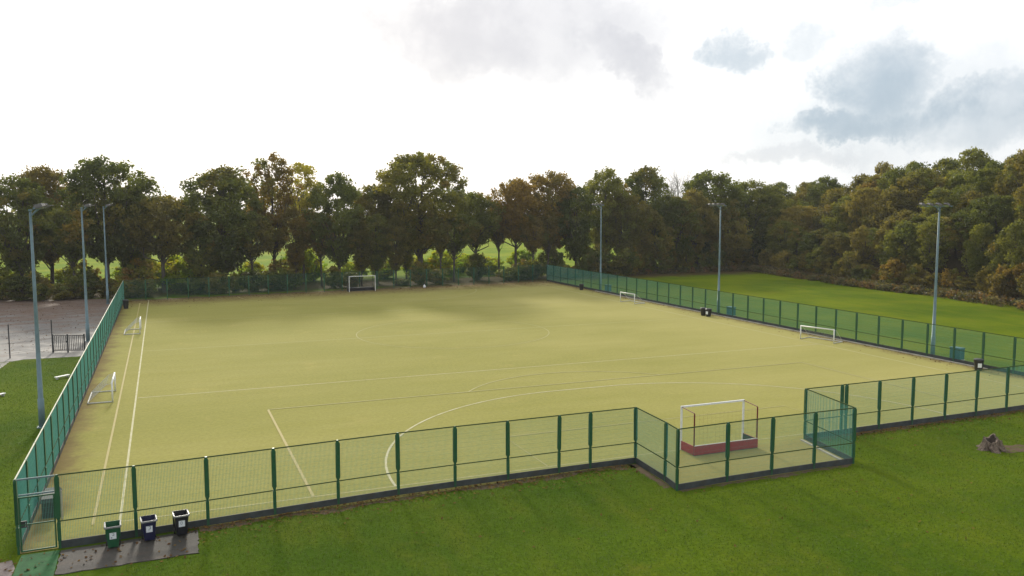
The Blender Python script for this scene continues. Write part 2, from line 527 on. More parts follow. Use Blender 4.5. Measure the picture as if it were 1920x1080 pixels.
def line_material(name, col, wear):
    m, q, b = material(name)
    pos = q.node('ShaderNodeNewGeometry').outputs['Position']
    n = q.noise(pos, 1.2, 6.0, 0.7)
    q.l.new(q.mix(q.smooth(n, wear - 0.2, wear + 0.2), col, (0.365, 0.325, 0.108)), b.inputs['Base Color'])
    b.inputs['Roughness'].default_value = 0.85
    return m


M_lw = line_material('white_line', (0.50, 0.465, 0.27), 0.60)
M_lf = line_material('faded_white_line', (0.45, 0.405, 0.20), 0.58)
M_ly = line_material('orange_line', (0.41, 0.325, 0.112), 0.52)
M_lyf = line_material('faded_yellow_line', (0.435, 0.395, 0.165), 0.50)
ZL = 0.024


def strip(name, pts, w, mat, z=ZL):
    m = MB(); L = []; P = [Vector((p[0], p[1], 0)) for p in pts]
    for i, p in enumerate(P):
        t = (P[min(i + 1, len(P) - 1)] - P[max(i - 1, 0)]).normalized(); nn = Vector((-t.y, t.x, 0)) * w / 2
        L += [(p.x - nn.x, p.y - nn.y, z), (p.x + nn.x, p.y + nn.y, z)]
    m.add(L, [(2 * i, 2 * i + 2, 2 * i + 3, 2 * i + 1) for i in range(len(P) - 1)])
    o = m.build(name, mat, pitch); o['kind'] = 'structure'
    return o


def arc(cx, cy_, r, a0, a1, n=48):
    return [(cx + r * math.cos(math.radians(a0 + (a1 - a0) * i / n)), cy_ + r * math.sin(math.radians(a0 + (a1 - a0) * i / n))) for i in range(n + 1)]


strip('side_line', [(-27.4, 0.0), (-27.4, 83.0)], 0.10, M_lw)
strip('side_line', [(27.4, 0.0), (27.4, 83.3)], 0.10, M_lf)
strip('goal_line', [(-27.3, 0.0), (27.3, 0.0)], 0.10, M_lyf, ZL + 0.004)
strip('goal_line', [(-27.3, 81.4), (27.3, 83.4)], 0.08, M_lyf, ZL + 0.004)
strip('quarter_line', [(-27.3, 22.9), (27.3, 22.9)], 0.12, M_lf, ZL + 0.004)
strip('quarter_line', [(-27.3, 60.5), (27.3, 60.5)], 0.08, M_lyf, ZL + 0.004)
strip('halfway_line', [(-27.3, 41.7), (27.3, 41.7)], 0.09, M_lyf, ZL + 0.004)
strip('shooting_circle', arc(1.83, 0, 14.63, 0, 90) + arc(-1.83, 0, 14.63, 90, 180), 0.12, M_lw, ZL + 0.008)
strip('shooting_circle', arc(1.83, 83.4, 14.63, 0, -90) + arc(-1.83, 83.4, 14.63, -90, -180), 0.08, M_lyf, ZL + 0.008)
strip('penalty_area_line', [(-20.0, 0), (-20.0, 16.45)], 0.13, M_ly, ZL + 0.012)
strip('penalty_area_line', [(20.0, 0), (20.0, 16.45)], 0.10, M_lyf, ZL + 0.012)
strip('penalty_area_line', [(-20.0, 16.5), (20.0, 16.5)], 0.10, M_lyf, ZL + 0.016)
strip('penalty_arc', arc(0, 11, 9.15, 37, 143), 0.10, M_lyf, ZL + 0.012)
strip('centre_circle', arc(0, 41.7, 9.15, 0, 360, 90), 0.07, M_lyf, ZL + 0.012)
strip('touch_line', [(-28.35, 0.0), (-28.35, 80.0)], 0.11, M_ly, ZL + 0.012)
strip('goal_area_line', [(-9.16, 0.1), (-9.16, 5.5), (9.16, 5.5), (9.16, 0.1)], 0.07, M_lyf, ZL + 0.012)

# car park, paths, slab, mat


def asphalt_material(name, ca, cb, leaf=0.0, wet=0.0):
    m, q, b = material(name)
    pos = q.node('ShaderNodeNewGeometry').outputs['Position']
    n1 = q.noise(pos, 0.30, 6.0, 0.65); n2 = q.noise(pos, 9.0, 4.0, 0.7)
    col = q.mix(q.smooth(n1, 0.3, 0.7), ca, cb)
    sc = q.vmath('SCALE', col); q.l.new(q.smooth(n2, 0.2, 0.8, 0.75, 1.25), sc.node.inputs['Scale'])
    out = sc
    if leaf:
        n3 = q.noise(q.scale_vec(pos, (0.5, 1.2, 1)), 0.55, 7.0, 0.75)
        sy_ = q.node('ShaderNodeSeparateXYZ'); q.l.new(pos, sy_.inputs[0])
        drift = q.math('ADD', n3, q.smooth(sy_.outputs[1], 46.0, 84.0, -0.02, 0.20))
        out = q.mix(q.smooth(drift, 0.50, 0.68, 0, leaf), sc, q.mix(n2, (0.085, 0.050, 0.030), (0.185, 0.098, 0.055)))
    q.l.new(out, b.inputs['Base Color'])
    b.inputs['Roughness'].default_value = 0.8
    if wet:
        q.l.new(q.smooth(n1, 0.4, 0.6, 0.62, 0.9), b.inputs['Roughness'])
    bp = q.node('ShaderNodeBump'); bp.inputs['Strength'].default_value = 0.4; bp.inputs['Distance'].default_value = 0.02
    q.l.new(n2, bp.inputs['Height']); q.l.new(bp.outputs[0], b.inputs['Normal'])
    return m


M_carpark = asphalt_material('car_park_asphalt', (0.110, 0.104, 0.095), (0.205, 0.197, 0.186), 0.75, 1)
M_slab = asphalt_material('mossy_concrete', (0.030, 0.027, 0.019), (0.072, 0.062, 0.053), 0.3)
M_path = asphalt_material('path_concrete', (0.24, 0.23, 0.20), (0.34, 0.32, 0.28), 0.1)
M_mat = simple('green_matting', (0.018, 0.105, 0.025), 0.9, var=0.25, scale=3.0)
M_gravel = asphalt_material('leafy_gravel', (0.16, 0.12, 0.10), (0.34, 0.28, 0.25), 0.5)
poly_sheet('car_park', [(-31.1, 41.0), (-31.0, 86.5), (-45, 90.0), (-75, 91), (-75, 40.8), (-36.7, 40.6), (-36.0, 41.2)], 0.012, M_carpark)
poly_sheet('footpath', [(-36.9, 40.4), (-75, 40.4), (-75, 20), (-37.6, 30), (-37.2, 36)], 0.008, M_path)
rs_ = random.Random(4); out = []
for (p, q_) in (((-29.2, -2.25), (-29.2, -4.45)), ((-29.2, -4.45), (-24.7, -4.30)), ((-24.7, -4.30), (-24.62, -2.05)), ((-24.62, -2.05), (-29.2, -2.25))):
    for i in range(16):
        out.append((p[0] + (q_[0] - p[0]) * i / 16 + rs_.uniform(-.035, .035), p[1] + (q_[1] - p[1]) * i / 16 + rs_.uniform(-.05, .05)))
n_ = len(out)
MB().add([(x, y, -0.05) for x, y in out] + [(x, y, 0.032) for x, y in out], [tuple(range(n_, 2 * n_))] + [(i, (i + 1) % n_, n_ + (i + 1) % n_, n_ + i) for i in range(n_)]).build('concrete_slab', M_slab)['kind'] = 'structure'
poly_sheet('green_matting', [(-30.45, -2.2), (-29.25, -2.2), (-29.2, -5.4), (-30.5, -5.4)], 0.028, M_mat)
poly_sheet('gravel_path', [(-33.2, -5.6), (-30.55, -5.6), (-30.5, -3.3), (-30.7, -2.5), (-31.4, -2.7), (-32.6, -3.6)], 0.008, M_gravel)
kb = MB().box(-0.075, 0.075, 0, 62.0, -0.05, 0.10).build('kerb', M_kerb, None, (30.72, 9.0, 0), bevel=0.012); kb['kind'] = 'structure'
kb = MB().box(-0.06, 0.06, 0, 3.7, -0.05, 0.09).build('kerb', M_kerb, None, (4.15, -4.6, 0), (0, 0, -0.19), bevel=0.012); kb['kind'] = 'structure'

# ------------------------------------------------------------------ perimeter fence
FH = 2.70


def make_post_mesh():
    m = MB()
    m.box(-0.045, 0.045, -0.035, 0.035, -0.1, 1.02)
    m.box(-0.042, 0.042, -0.033, 0.033, 1.02, FH + 0.01)
    # clamp strip covering the panel edges: wide from mid rail to top with tapered ends, both faces
    for s in (-1, 1):
        y0, y1 = sorted((s * 0.036, s * 0.052))
        yc = (y0 + y1) / 2; hy = (y1 - y0) / 2
        m.frustum((0, yc, 1.06), (0, yc, 1.16), 0.04, hy, 0.08, hy)
        m.frustum((0, yc, 1.161), (0, yc, FH - 0.12), 0.08, hy, 0.08, hy)
        m.frustum((0, yc, FH - 0.119), (0, yc, FH - 0.03), 0.08, hy, 0.04, hy)
        m.frustum((0, yc, 0.30), (0, yc, 0.96), 0.06, hy, 0.06, hy)
    return m.mesh('post', M_post)


def make_panel_mesh(L, z0=0.29, z1=FH - 0.03, wv=0.0050, wh=0.0016):
    """welded twin wire panel along +x: every wire is a prism"""
    m = MB()
    n = max(2, int(round(L / 0.0525)))
    for i in range(n + 1):
        x = 0.02 + (L - 0.04) * i / n
        m.add([(x - wv, 0.003, z0), (x + wv, 0.003, z0), (x, -0.005, z0), (x - wv, 0.003, z1), (x + wv, 0.003, z1), (x, -0.005, z1)],
              [(0, 1, 4, 3), (1, 2, 5, 4), (2, 0, 3, 5)])
    z = z0 + 0.05
    while z < z1 + 0.01:
        for yy in (-0.004,):
            m.add([(0, yy, z - wh), (0, yy, z + wh), (0, yy + 0.005, z), (L, yy, z - wh), (L, yy, z + wh), (L, yy + 0.005, z)],
                  [(0, 1, 4, 3), (1, 2, 5, 4), (2, 0, 3, 5)])
        z += 0.2
    return m.mesh('mesh_panel', M_wire)


POST = make_post_mesh()
_pc = {}
PALE = {}


def bay_meshes(L):
    key = round(L, 1)
    if key not in _pc:
        kb_ = MB().box(0, L, -0.022, 0.022, -0.05, 0.28).mesh('kickboard', M_board, bevel=0.006)
        tr_ = MB().box(0, L, -0.020, 0.020, FH - 0.03, FH + 0.012).mesh('top_rail', M_rail)
        mr_ = MB().box(0, L, -0.018, 0.018, 0.985, 1.022).mesh('middle_rail', M_rail)
        _pc[key] = (make_panel_mesh(L), kb_, tr_, mr_, L)
    return _pc[key]


def fence_run(pts, label, start_post=True, end_post=True, skip=(), mid=True, pale=False, far=False):
    root = empty('mesh_fence', (pts[0][0], pts[0][1], 0), 0, label, 'fence', 'green mesh fences round the pitch')
    o = Vector((pts[0][0], pts[0][1], 0))
    rng = random.Random(len(pts))
    for i, p in enumerate(pts):
        if (i == 0 and not start_post) or (i == len(pts) - 1 and not end_post): continue
        a = pts[max(i - 1, 0)]; c_ = pts[min(i + 1, len(pts) - 1)]
        rz = math.atan2(c_[1] - a[1], c_[0] - a[0])
        link('post', POST, root, Vector((p[0], p[1], 0)) - o, (rng.uniform(-.006, .006), rng.uniform(-.008, .008), rz))
    for i in range(len(pts) - 1):
        if i in skip: continue
        p, q_ = pts[i], pts[i + 1]
        L = math.hypot(q_[0] - p[0], q_[1] - p[1]); rz = math.atan2(q_[1] - p[1], q_[0] - p[0])
        pm, km, tm, mm, L0 = bay_meshes(L - 0.08)
        sx = (L - 0.08) / L0
        loc = Vector((p[0] + 0.04 * math.cos(rz), p[1] + 0.04 * math.sin(rz), 0)) - o
        for nm, me in (('mesh_panel', pm), ('kickboard', km), ('top_rail', tm)) + ((('middle_rail', mm),) if mid else ()):
            if far and nm == 'kickboard': continue
            if far and nm == 'mesh_panel':
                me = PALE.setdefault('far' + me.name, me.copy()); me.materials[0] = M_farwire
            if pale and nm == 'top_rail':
                me = PALE.setdefault(me.name, me.copy()); me.materials[0] = M_glintrail  # copy of the rail with the sun glint put into its colour
            link(nm, me, root, loc, (0, 0, rz), (sx, 1, 1))
    return root


def spaced(a, b_, n):
    return [(a[0] + (b_[0] - a[0]) * i / n, a[1] + (b_[1] - a[1]) * i / n) for i in range(n + 1)]


front = [(-29.27, -1.96), (-26.76, -1.86), (-24.25, -1.70), (-21.74, -1.50), (-19.2, -1.30), (-16.63, -1.12), (-14.09, -1.05), (-11.6, -1.03), (-9.09, -1.01), (-7.48, -1.0), (-5.06, -1.0)]
fence_run(front, 'low facing fence between the gate and the goal recess behind the wheelie bins')
fence_run([(-5.06, -1.0), (-5.27, -3.91), (-5.43, -5.1)], 'short fence return of two bays stepping out beside the hockey goal', start_post=False)
fence_run([(-5.43, -5.1), (-2.78, -5.0), (-0.33, -4.97), (2.09, -4.97), (4.42, -5.0)], 'four bay fence standing directly behind the maroon boarded hockey goal', start_post=False)
fence_run([(4.42, -5.0), (5.17, -0.82)], 'single teal looking fence bay closing the goal recess by the tree stump', start_post=False)
fence_run([(5.17, -0.82), (7.62, -0.79), (7.95, -0.78), (10.3, -0.75), (12.75, -0.72), (15.25, -0.7), (17.75, -0.66), (20.3, -0.62), (22.8, -0.58), (25.3, -0.52), (27.9, -0.47), (31.05, -0.42)],
          'long fence run from the goal recess past the tree stump', start_post=False)
fence_run(spaced((31.05, -0.42), (31.0, 88.0), 35), 'fence between the pitch and the open mown field', start_post=False)
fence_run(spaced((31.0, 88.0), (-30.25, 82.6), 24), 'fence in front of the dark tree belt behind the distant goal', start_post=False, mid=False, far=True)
fence_run(spaced((-30.55, -2.02), (-30.25, 82.6), 34), 'fence between the pitch and the car park with glint coloured top rail', end_post=False, pale=True)

# the gate bay at the corner
gt = empty('pedestrian_gate', (-30.5, -2.02, 0), math.atan2(0.06, 1.23), 'narrow green mesh gate in the fence corner beside the concrete slab', 'gate')
GW = 1.17
MB().box(0.0, GW, -0.022, 0.022, FH - 0.05, FH + 0.01).build('top_rail', M_galv, gt)
m = MB()
m.box(0.02, 0.07, -0.025, 0.025, 0.06, 2.05); m.box(GW - 0.07, GW - 0.02, -0.025, 0.025, 0.06, 2.05)
m.box(0.07, GW - 0.07, -0.025, 0.025, 2.0, 2.05); m.box(0.07, GW - 0.07, -0.025, 0.025, 0.06, 0.11)
m.box(0.07, GW - 0.07, -0.02, 0.02, 1.02, 1.06)
m.build('gate_frame', M_post, gt)
m = MB().box(0.03, GW - 0.03, -0.02, 0.02, 2.09, 2.14); m.build('transom', M_galv, gt)
link('mesh_panel', make_panel_mesh(GW - 0.14, 0.12, 1.99), gt, (0.07, 0, 0))
link('mesh_panel', make_panel_mesh(GW - 0.06, 2.15, FH - 0.06), gt, (0.03, 0, 0))
m = MB(); m.box(0.07, 0.25, -0.04, 0.04, 0.95, 0.99); m.box(0.07, 0.25, -0.04, 0.04, 1.14, 1.18); m.box(0.22, 0.25, -0.041, 0.041, 0.99, 1.14); m.box(0.07, 0.2, -0.015, 0.015, 0.99, 1.14)
m.build('latch_box', M_darkmetal, gt)

# ------------------------------------------------------------------ floodlight masts
mast_m = MB().tube([(0, 0, -0.2), (0, 0, 1.6), (0, 0, 1.61), (0, 0, 6.0), (0, 0, 12.0)], [0.17, 0.165, 0.135, 0.10, 0.065], 14).mesh('pole', M_galv, smooth=True)
foot_m = MB().box(-0.24, 0.24, -0.24, 0.24, 0, 0.05).mesh('base_plate', M_galv, bevel=0.01)
arm_m = MB().box(-0.05, 0.05, -1.45, 1.45, 12.0, 12.09).mesh('crossarm', M_galv)
brk = MB(); brk.tube([(0, 0, 11.6), (0.22, 0, 11.85), (0.45, 0, 12.03)], 0.05, 8); brk.box(-0.09, 0.09, -0.09, 0.09, 11.9, 12.0)
brk_m = brk.mesh('bracket', M_galv)
lm = MB(); lm.frustum((0, 0, -0.09), (0.0, 0, 0.10), 0.24, 0.20, 0.18, 0.14); lm.box(-0.25, 0.25, -0.21, 0.21, -0.115, -0.09)
lamp_m = lm.mesh('floodlight', M_lampcase)
gl_m = MB().box(-0.22, 0.22, -0.18, 0.18, -0.125, -0.116).mesh('lens', M_glass)
vis_m = MB().box(0.25, 0.46, -0.21, 0.21, -0.09, -0.075).mesh('visor', M_lampcase)
spots = [(-32.0, 17.2, 0, 'nearest the gate corner on the car park side'), (-32.0, 49.4, 0, 'beside the dark bar gate on the car park side'),
         (-32.0, 80.6, 0, 'by the car park corner under the dark trees'),
         (31.75, 71.4, PI, 'by the mown field, closest to the tree belt'), (31.75, 43.6, PI, 'by the mown field near the pair of black bins'),
         (31.75, 14.8, PI, 'by the mown field, standing nearest the tree stump')]
for i, (x, y, rz, w) in enumerate(spots):
    t = empty('floodlight_mast', (x, y, 0), rz, 'tall grey floodlight mast ' + w, 'floodlight', 'floodlight masts round the pitch')
    link('pole', mast_m, t); link('base_plate', foot_m, t); link('crossarm', arm_m, t, (0.35, 0, 0)); link('bracket', brk_m, t)
    for j, yy in enumerate((-1.15, -0.4, 0.4, 1.15)):
        f = link('floodlight', lamp_m, t, (0.55, yy, 12.06 + 0.12), (0, math.radians(-14), math.radians((-10, -4, 4, 10)[j])))
        link('lens', gl_m, f); link('visor', vis_m, f)

cab = MB().box(-0.45, 0.45, -0.28, 0.28, 0.06, 0.92).mesh('body', M_cabinet, bevel=0.02)
cabd = MB().box(-0.49, 0.49, -0.32, 0.32, 0.922, 0.98).mesh('lid', M_cabinet, bevel=0.01)
cabp = MB().box(-0.5, 0.5, -0.33, 0.33, -0.05, 0.058).mesh('plinth', M_kerb)
for (x, y, w) in ((32.2, 12.9, 'closest to the tree stump end'), (32.2, 41.9, 'behind the pair of black bins'), (32.2, 70.0, 'nearest the tree belt')):
    t = empty('electrical_cabinet', (x, y, 0), PI / 2, 'blue green electrical cabinet outside the field fence, ' + w, 'cabinet', 'cabinets at the masts')
    link('body', cab, t); link('lid', cabd, t); link('plinth', cabp, t)

# ------------------------------------------------------------------ goals
g = empty('hockey_goal', (0, 0, 0.02), 0, 'white hockey goal with maroon boards in the fence recess', 'goal')


def goal_parts(g, board, inner, rear, white, hw=1.83, h=2.14, dp=1.15, net=None):
    for s in (-1, 1):
        MB().box(s * hw - 0.04 + s * 0.04, s * hw + 0.04 + s * 0.04, -0.045, 0.045, 0, h).build('goalpost', white, g, bevel=0.008)
    MB().box(-hw - 0.08, hw + 0.08, -0.045, 0.045, h + 0.001, h + 0.085).build('crossbar', white, g, bevel=0.008)
    for s in (-1, 1):
        MB().box(s * (hw + 0.04) - 0.025, s * (hw + 0.04) + 0.025, -dp, -dp + 0.05, 0, h - 0.06).build('rear_upright', rear, g)
        MB().tube([(s * (hw + 0.04), -0.05, h + 0.04), (s * (hw + 0.04), -dp + 0.03, h - 0.04)], 0.022, 6).build('side_rail', rear if board else white, g)
        if board:
            MB().box(s * (hw + 0.04) - 0.02, s * (hw + 0.04) + 0.02, -dp + 0.05, -0.05, 0.03, 0.47).build('side_board', [board], g)
            MB().box(s * (hw + 0.018 - 0.006) - 0.004, s * (hw + 0.018 - 0.006) + 0.004, -dp + 0.05, -0.05, 0.035, 0.465).build('inner_lining', inner, g)
    if board:
        MB().box(-hw - 0.06, hw + 0.06, -dp - 0.045, -dp - 0.002, 0.03, 0.47).build('back_board', board, g)
        MB().box(-hw - 0.01, hw + 0.01, -dp + 0.051, -dp + 0.06, 0.035, 0.465).build('inner_lining', inner, g)
        MB().box(-hw - 0.05, hw + 0.05, -dp - 0.03, -dp + 0.03, 0.471, 0.50).build('board_cap', M_whitedirty, g)
        MB().box(-hw - 0.07, hw + 0.07, -dp - 0.02, -dp + 0.03, 0.0, 0.028).build('painted_shadow_strip', M_cabinet, g)  # bluish strip standing in for the ground shadow under the boards


goal_parts(g, M_maroon, M_darkmetal, M_darkred, M_white)
nb = MB()
for i in range(16):
    x = -1.8 + 3.6 * i / 15; nb.tube([(x, -1.1, 0.5), (x, -1.08, 2.05)], 0.0014, 3, False)
for i in range(7):
    z = 0.6 + 1.4 * i / 6; nb.tube([(-1.8, -1.1, z), (1.8, -1.1, z)], 0.0014, 3, False)
nb.build('net', M_darkred, g)

g = empty('hockey_goal', (0.3, 83.2, 0.02), PI + 0.06, 'distant white framed goal with dark net in front of the tree belt', 'goal')
goal_parts(g, M_darkmetal, M_rubber, M_darkmetal, M_white)
nb = MB()
for i in range(30):
    x = -1.8 + 3.6 * i / 29; nb.tube([(x, -1.1, 0.5), (x, -1.08, 2.05)], 0.012, 3, False)
for i in range(12):
    z = 0.55 + 1.5 * i / 11; nb.tube([(-1.8, -1.1, z), (1.8, -1.1, z)], 0.012, 3, False)
nb.build('net', M_darknet, g)


def five_goal(x, y, rz, label, w=3.4, h=1.22, dp=1.4, white=M_white):
    g = empty('small_goal', (x, y, 0.025), rz, label, 'goal', 'low five a side goals along the fences')
    a = w / 2
    MB().tube([(0, -a, h), (0, a, h)], 0.055, 10).build('crossbar', white, g, smooth=True)
    for s in (-1, 1):
        MB().tube([(0, s * a, 0), (0, s * a, h + 0.05)], 0.05, 10).build('goalpost', white, g, smooth=True)
        MB().tube([(-0.05, s * a, 0.045), (-dp, s * a, 0.045)], 0.04, 8).build('base_side_bar', M_whitedirty, g)
        MB().tube([(-0.05, s * a, h - 0.04), (-0.35, s * a, h - 0.10), (-dp, s * a, 0.09)], 0.014, 6).build('net_stay', M_whitedirty, g)
    MB().tube([(-dp, -a, 0.045), (-dp, a, 0.045)], 0.04, 8).build('base_back_bar', M_whitedirty, g)
    nb = MB(); n = 20
    for i in range(n + 1):
        yy = -a + w * i / n; nb.tube([(-0.05, yy, h - 0.03), (-0.35, yy, h - 0.12), (-dp, yy, 0.08)], 0.0035, 3, False)
    for i in range(8):
        t_ = i / 7; nb.tube([(-0.35 - (dp - 0.35) * t_, -a, h - 0.12 - (h - 0.2) * t_), (-0.35 - (dp - 0.35) * t_, a, h - 0.12 - (h - 0.2) * t_)], 0.0035, 3, False)
    nb.build('net', M_net, g)
    return g


five_goal(-28.7, 23.9, 0.0, 'low white five a side goal by the car park fence, nearer the gate')
five_goal(-27.75, 53.8, 0.0, 'low white five a side goal by the car park fence, nearer the trees')
five_goal(28.25, 24.1, PI + 0.28, 'low white five a side goal by the field fence, nearer the stump', w=3.3)
five_goal(27.6, 56.6, PI + 0.12, 'low white five a side goal by the field fence, nearer the trees', w=2.9, dp=1.6)

# ------------------------------------------------------------------ bins


def wheelie(x, y, rz, body, label, h=1.0, sticker=0, group=None):
    t = empty('wheelie_bin', (x, y, 0.035), rz, label, 'bin', group)
    t.scale = (0.84, 0.84, 0.93)
    z1 = h - 0.08
    m = MB()                                                        # open tapered tub with real wall thickness, front towards -y
    a0, b0, a1, b1 = 0.20, 0.24, 0.285, 0.34
    def ring(z, a, b_): return [(-a, -b_, z), (a, -b_, z), (a, b_, z), (-a, b_, z)]
    rings = [ring(0.06, a0, b0), ring(0.62 * z1, a0 + 0.62 * (a1 - a0), b0 + 0.62 * (b1 - b0)), ring(0.66 * z1, a0 + 0.70 * (a1 - a0), b0 + 0.70 * (b1 - b0)), ring(z1, a1, b1), ring(z1, a1 - 0.02, b1 - 0.02), ring(0.35, 0.205, 0.25)]
    vs = [v for r_ in rings for v in r_]
    fs = [(3, 2, 1, 0)]
    for i in range(len(rings) - 1):
        for j in range(4):
            q_ = (j + 1) % 4; fs.append((4 * i + j, 4 * i + q_, 4 * i + 4 + q_, 4 * i + 4 + j))
    fs.append((20, 21, 22, 23))
    m.add(vs, fs).build('tub', body, t)
    m = MB()
    m.box(-a1 - 0.035, a1 + 0.035, -b1 - 0.035, -b1 + 0.01, z1 - 0.03, z1 + 0.035)
    m.box(-a1 - 0.05, -a1 + 0.005, -b1 + 0.011, b1 + 0.01, z1 - 0.03, z1 + 0.05)
    m.box(a1 - 0.005, a1 + 0.05, -b1 + 0.011, b1 + 0.01, z1 - 0.03, z1 + 0.05)
    m.build('rim', M_binrim if sticker else body, t, bevel=0.01)
    m = MB(); m.box(-a1 - 0.01, a1 + 0.01, b1 + 0.02, b1 + 0.06, 0.25, z1 + 0.04)
    m.build('lid', body, t, bevel=0.012)
    MB().tube([(-a1, b1 + 0.085, z1), (a1, b1 + 0.085, z1)], 0.016, 8).build('handle', body, t)
    for s in (-1, 1):
        w = MB().tube([(s * 0.235, 0.22, 0.10), (s * 0.285, 0.22, 0.10)], 0.10, 16).build('wheel', M_rubber, t)
    if sticker:
        def fy(z): return -(b0 + (b1 - b0) * (z / z1)) - 0.012
        za, zb = 0.40, 0.66
        m = MB().add([(-0.13, fy(za), za), (0.13, fy(za), za), (0.13, fy(zb), zb), (-0.13, fy(zb), zb)], [(0, 1, 2, 3)])
        lb = m.build('label', M_label, t)
        m = MB()
        def ink(x0, x1, q0, q1): m.add([(x0, fy(q0) - 0.004, q0), (x1, fy(q0) - 0.004, q0), (x1, fy(q1) - 0.004, q1), (x0, fy(q1) - 0.004, q1)], [(0, 1, 2, 3)])
        if sticker == 1: ink(-0.09, -0.03, 0.44, 0.48); ink(-0.02, 0.05, 0.54, 0.57); ink(0.03, 0.05, 0.575, 0.62); ink(-0.02, 0.05, 0.625, 0.64)
        if sticker == 2: ink(-0.02, 0.06, 0.62, 0.645); ink(0.04, 0.065, 0.555, 0.615); ink(-0.01, 0.06, 0.525, 0.55); ink(-0.03, -0.005, 0.48, 0.52)
        if sticker == 3: ink(-0.04, 0.02, 0.60, 0.62); ink(-0.055, -0.04, 0.52, 0.60); ink(0.015, 0.03, 0.52, 0.60); ink(-0.04, 0.015, 0.50, 0.518)
        m.build('print', M_ink, lb)
    return t


BG = 'wheelie bins on the concrete slab'
wheelie(-27.50, -2.62, 0.05, M_greenbin, 'green open topped wheelie bin with white label, nearest the gate', 0.95, 1, BG)
wheelie(-26.32, -2.42, 0.08, M_navybin, 'navy open topped wheelie bin with white label beside fence post', 0.92, 2, BG)
wheelie(-25.22, -2.30, 0.10, M_blackbin, 'black open topped wheelie bin at the grass end of the slab', 0.92, 3, BG)


def litter_bin(x, y, rz, label, h=0.9, notice=True):
    t = empty('litter_bin', (x, y, 0.02), rz, label, 'litter bin', 'black litter bins on the pitch edge')
    m = MB(); n = 12
    m.tube([(0, 0, 0), (0, 0, 0.04), (0, 0, h * 0.7), (0, 0, h * 0.86)], [0.24, 0.26, 0.33, 0.34], n)
    m.build('body', M_blackbin, t, smooth=False)
    MB().tube([(0, 0, h * 0.865), (0, 0, h * 0.90), (0, 0, h * 0.97), (0, 0, h)], [0.37, 0.37, 0.28, 0.08], n).build('hood', M_blackbin, t)
    if notice:
        MB().box(-0.13, 0.13, -0.375, -0.345, h * 0.30, h * 0.64).build('label', M_label, t)


litter_bin(29.8, 9.0, -PI / 2 + 0.9, 'black litter bin with white label on the pitch edge nearest the stump')
litter_bin(29.35, 43.0, -PI / 2 + 0.6, 'plain black bin of the pair by the fence, further from the camera', notice=False)
litter_bin(29.4, 42.1, -PI / 2 + 0.4, 'white labelled black bin of the pair beside a floodlight mast', notice=True)
litter_bin(29.7, 73.3, -PI / 2 + 0.6, 'plain black litter bin by the fence near the tree belt', notice=False)
litter_bin(-29.75, 74.5, PI / 2, 'plain black bin in the shaded corner by the car park fence', notice=False, h=1.1)

# dark storage chest with a pale stake behind the gate
t = empty('storage_chest', (-29.95, 2.2, 0.02), PI / 2, 'dark low chest on the pitch against the fence behind the gate', 'chest')
MB().box(-0.75, 0.75, -0.28, 0.28, 0.0, 0.62).build('chest_body', M_darkmetal, t, bevel=0.02)
MB().frustum((0, 0, 0.622), (0, 0.02, 0.78), 0.79, 0.32, 0.74, 0.26).build('lid', M_board, t)
tag(MB().tube([(0, 0, 0), (0.01, 0, 1.15)], [0.035, 0.03], 8).build('short_post', M_kerb, None, (-29.5, 1.2, 0.02)), 'short pale post on the pitch just inside the gate', 'post')

# white objects on the grass beside the car park
for x, y, rz, w in ((-32.4, 31.8, 0.75, 'near the fence beside the car park'), (-35.6, 26.6, 0.9, 'further from the fence near the concrete path')):
    t = empty('low_bench', (x, y, 0), rz, 'low white plank bench on the grass ' + w, 'bench', 'white benches on the grass')
    MB().box(-0.55, 0.55, -0.13, 0.13, 0.14, 0.19).build('seat', M_white, t, bevel=0.01)
    for s in (-1, 1):
        MB().box(s * 0.42 - 0.03, s * 0.42 + 0.03, -0.11, 0.11, -0.03, 0.138).build('leg', M_whitedirty, t)
bg = MB(); n = 9
bag = bg.tube([(0, 0, 0), (0.01, 0, 0.10), (0, 0.01, 0.25), (-0.02, 0, 0.36), (0, 0, 0.42), (0.02, 0, 0.52)], [0.15, 0.22, 0.21, 0.12, 0.04, 0.08], 9).build('white_bag', M_white, None, (9.9, 85.1, 0.02), smooth=True)
tag(bag, 'small white bag at the foot of the fence before the tree belt', 'bag')

# bar gate and wire fence at the car park
gt = empty('bar_gate', (-34.15, 43.9, 0), math.atan2(-0.75, 2.35), 'dark metal bar gate at the car park entrance by the mast', 'gate')
m = MB(); m.box(0, 2.4, -0.03, 0.03, 1.40, 1.46); m.box(0, 2.4, -0.03, 0.03, 0.16, 0.22); m.build('gate_frame', M_darkmetal, gt)
bar = MB().box(-0.02, 0.02, -0.016, 0.016, 0.221, 1.399).mesh('bar', M_darkmetal)
for i in range(16):
    link('bar', bar, gt, (0.10 + 2.2 * i / 15, 0, 0))
gp = MB().box(-0.05, 0.05, -0.05, 0.05, -0.1, 1.55).mesh('gate_post', M_darkmetal)
for xx in (-0.06, 1.16, 2.46):
    link('gate_post', gp, gt, (xx, 0.0 if xx != 1.16 else -0.085, 0))
MB().box(1.0, 1.14, -0.06, -0.035, 0.85, 1.0).build('latch', M_darkmetal, gt)
fn = empty('wire_fence', (-37.1, 42.2, 0), 0, 'wire fence on tall dark posts at the edge of the car park', 'fence')
wp = MB().tube([(0, 0, -0.1), (0, 0, 2.75)], 0.045, 8).mesh('post', M_darkmetal)
for dx, dy in ((0, 0), (2.85, 1.75), (-5.2, -0.3), (-10.4, -0.4), (-15.6, -0.5)):
    link('post', wp, fn, (dx, dy, 0))
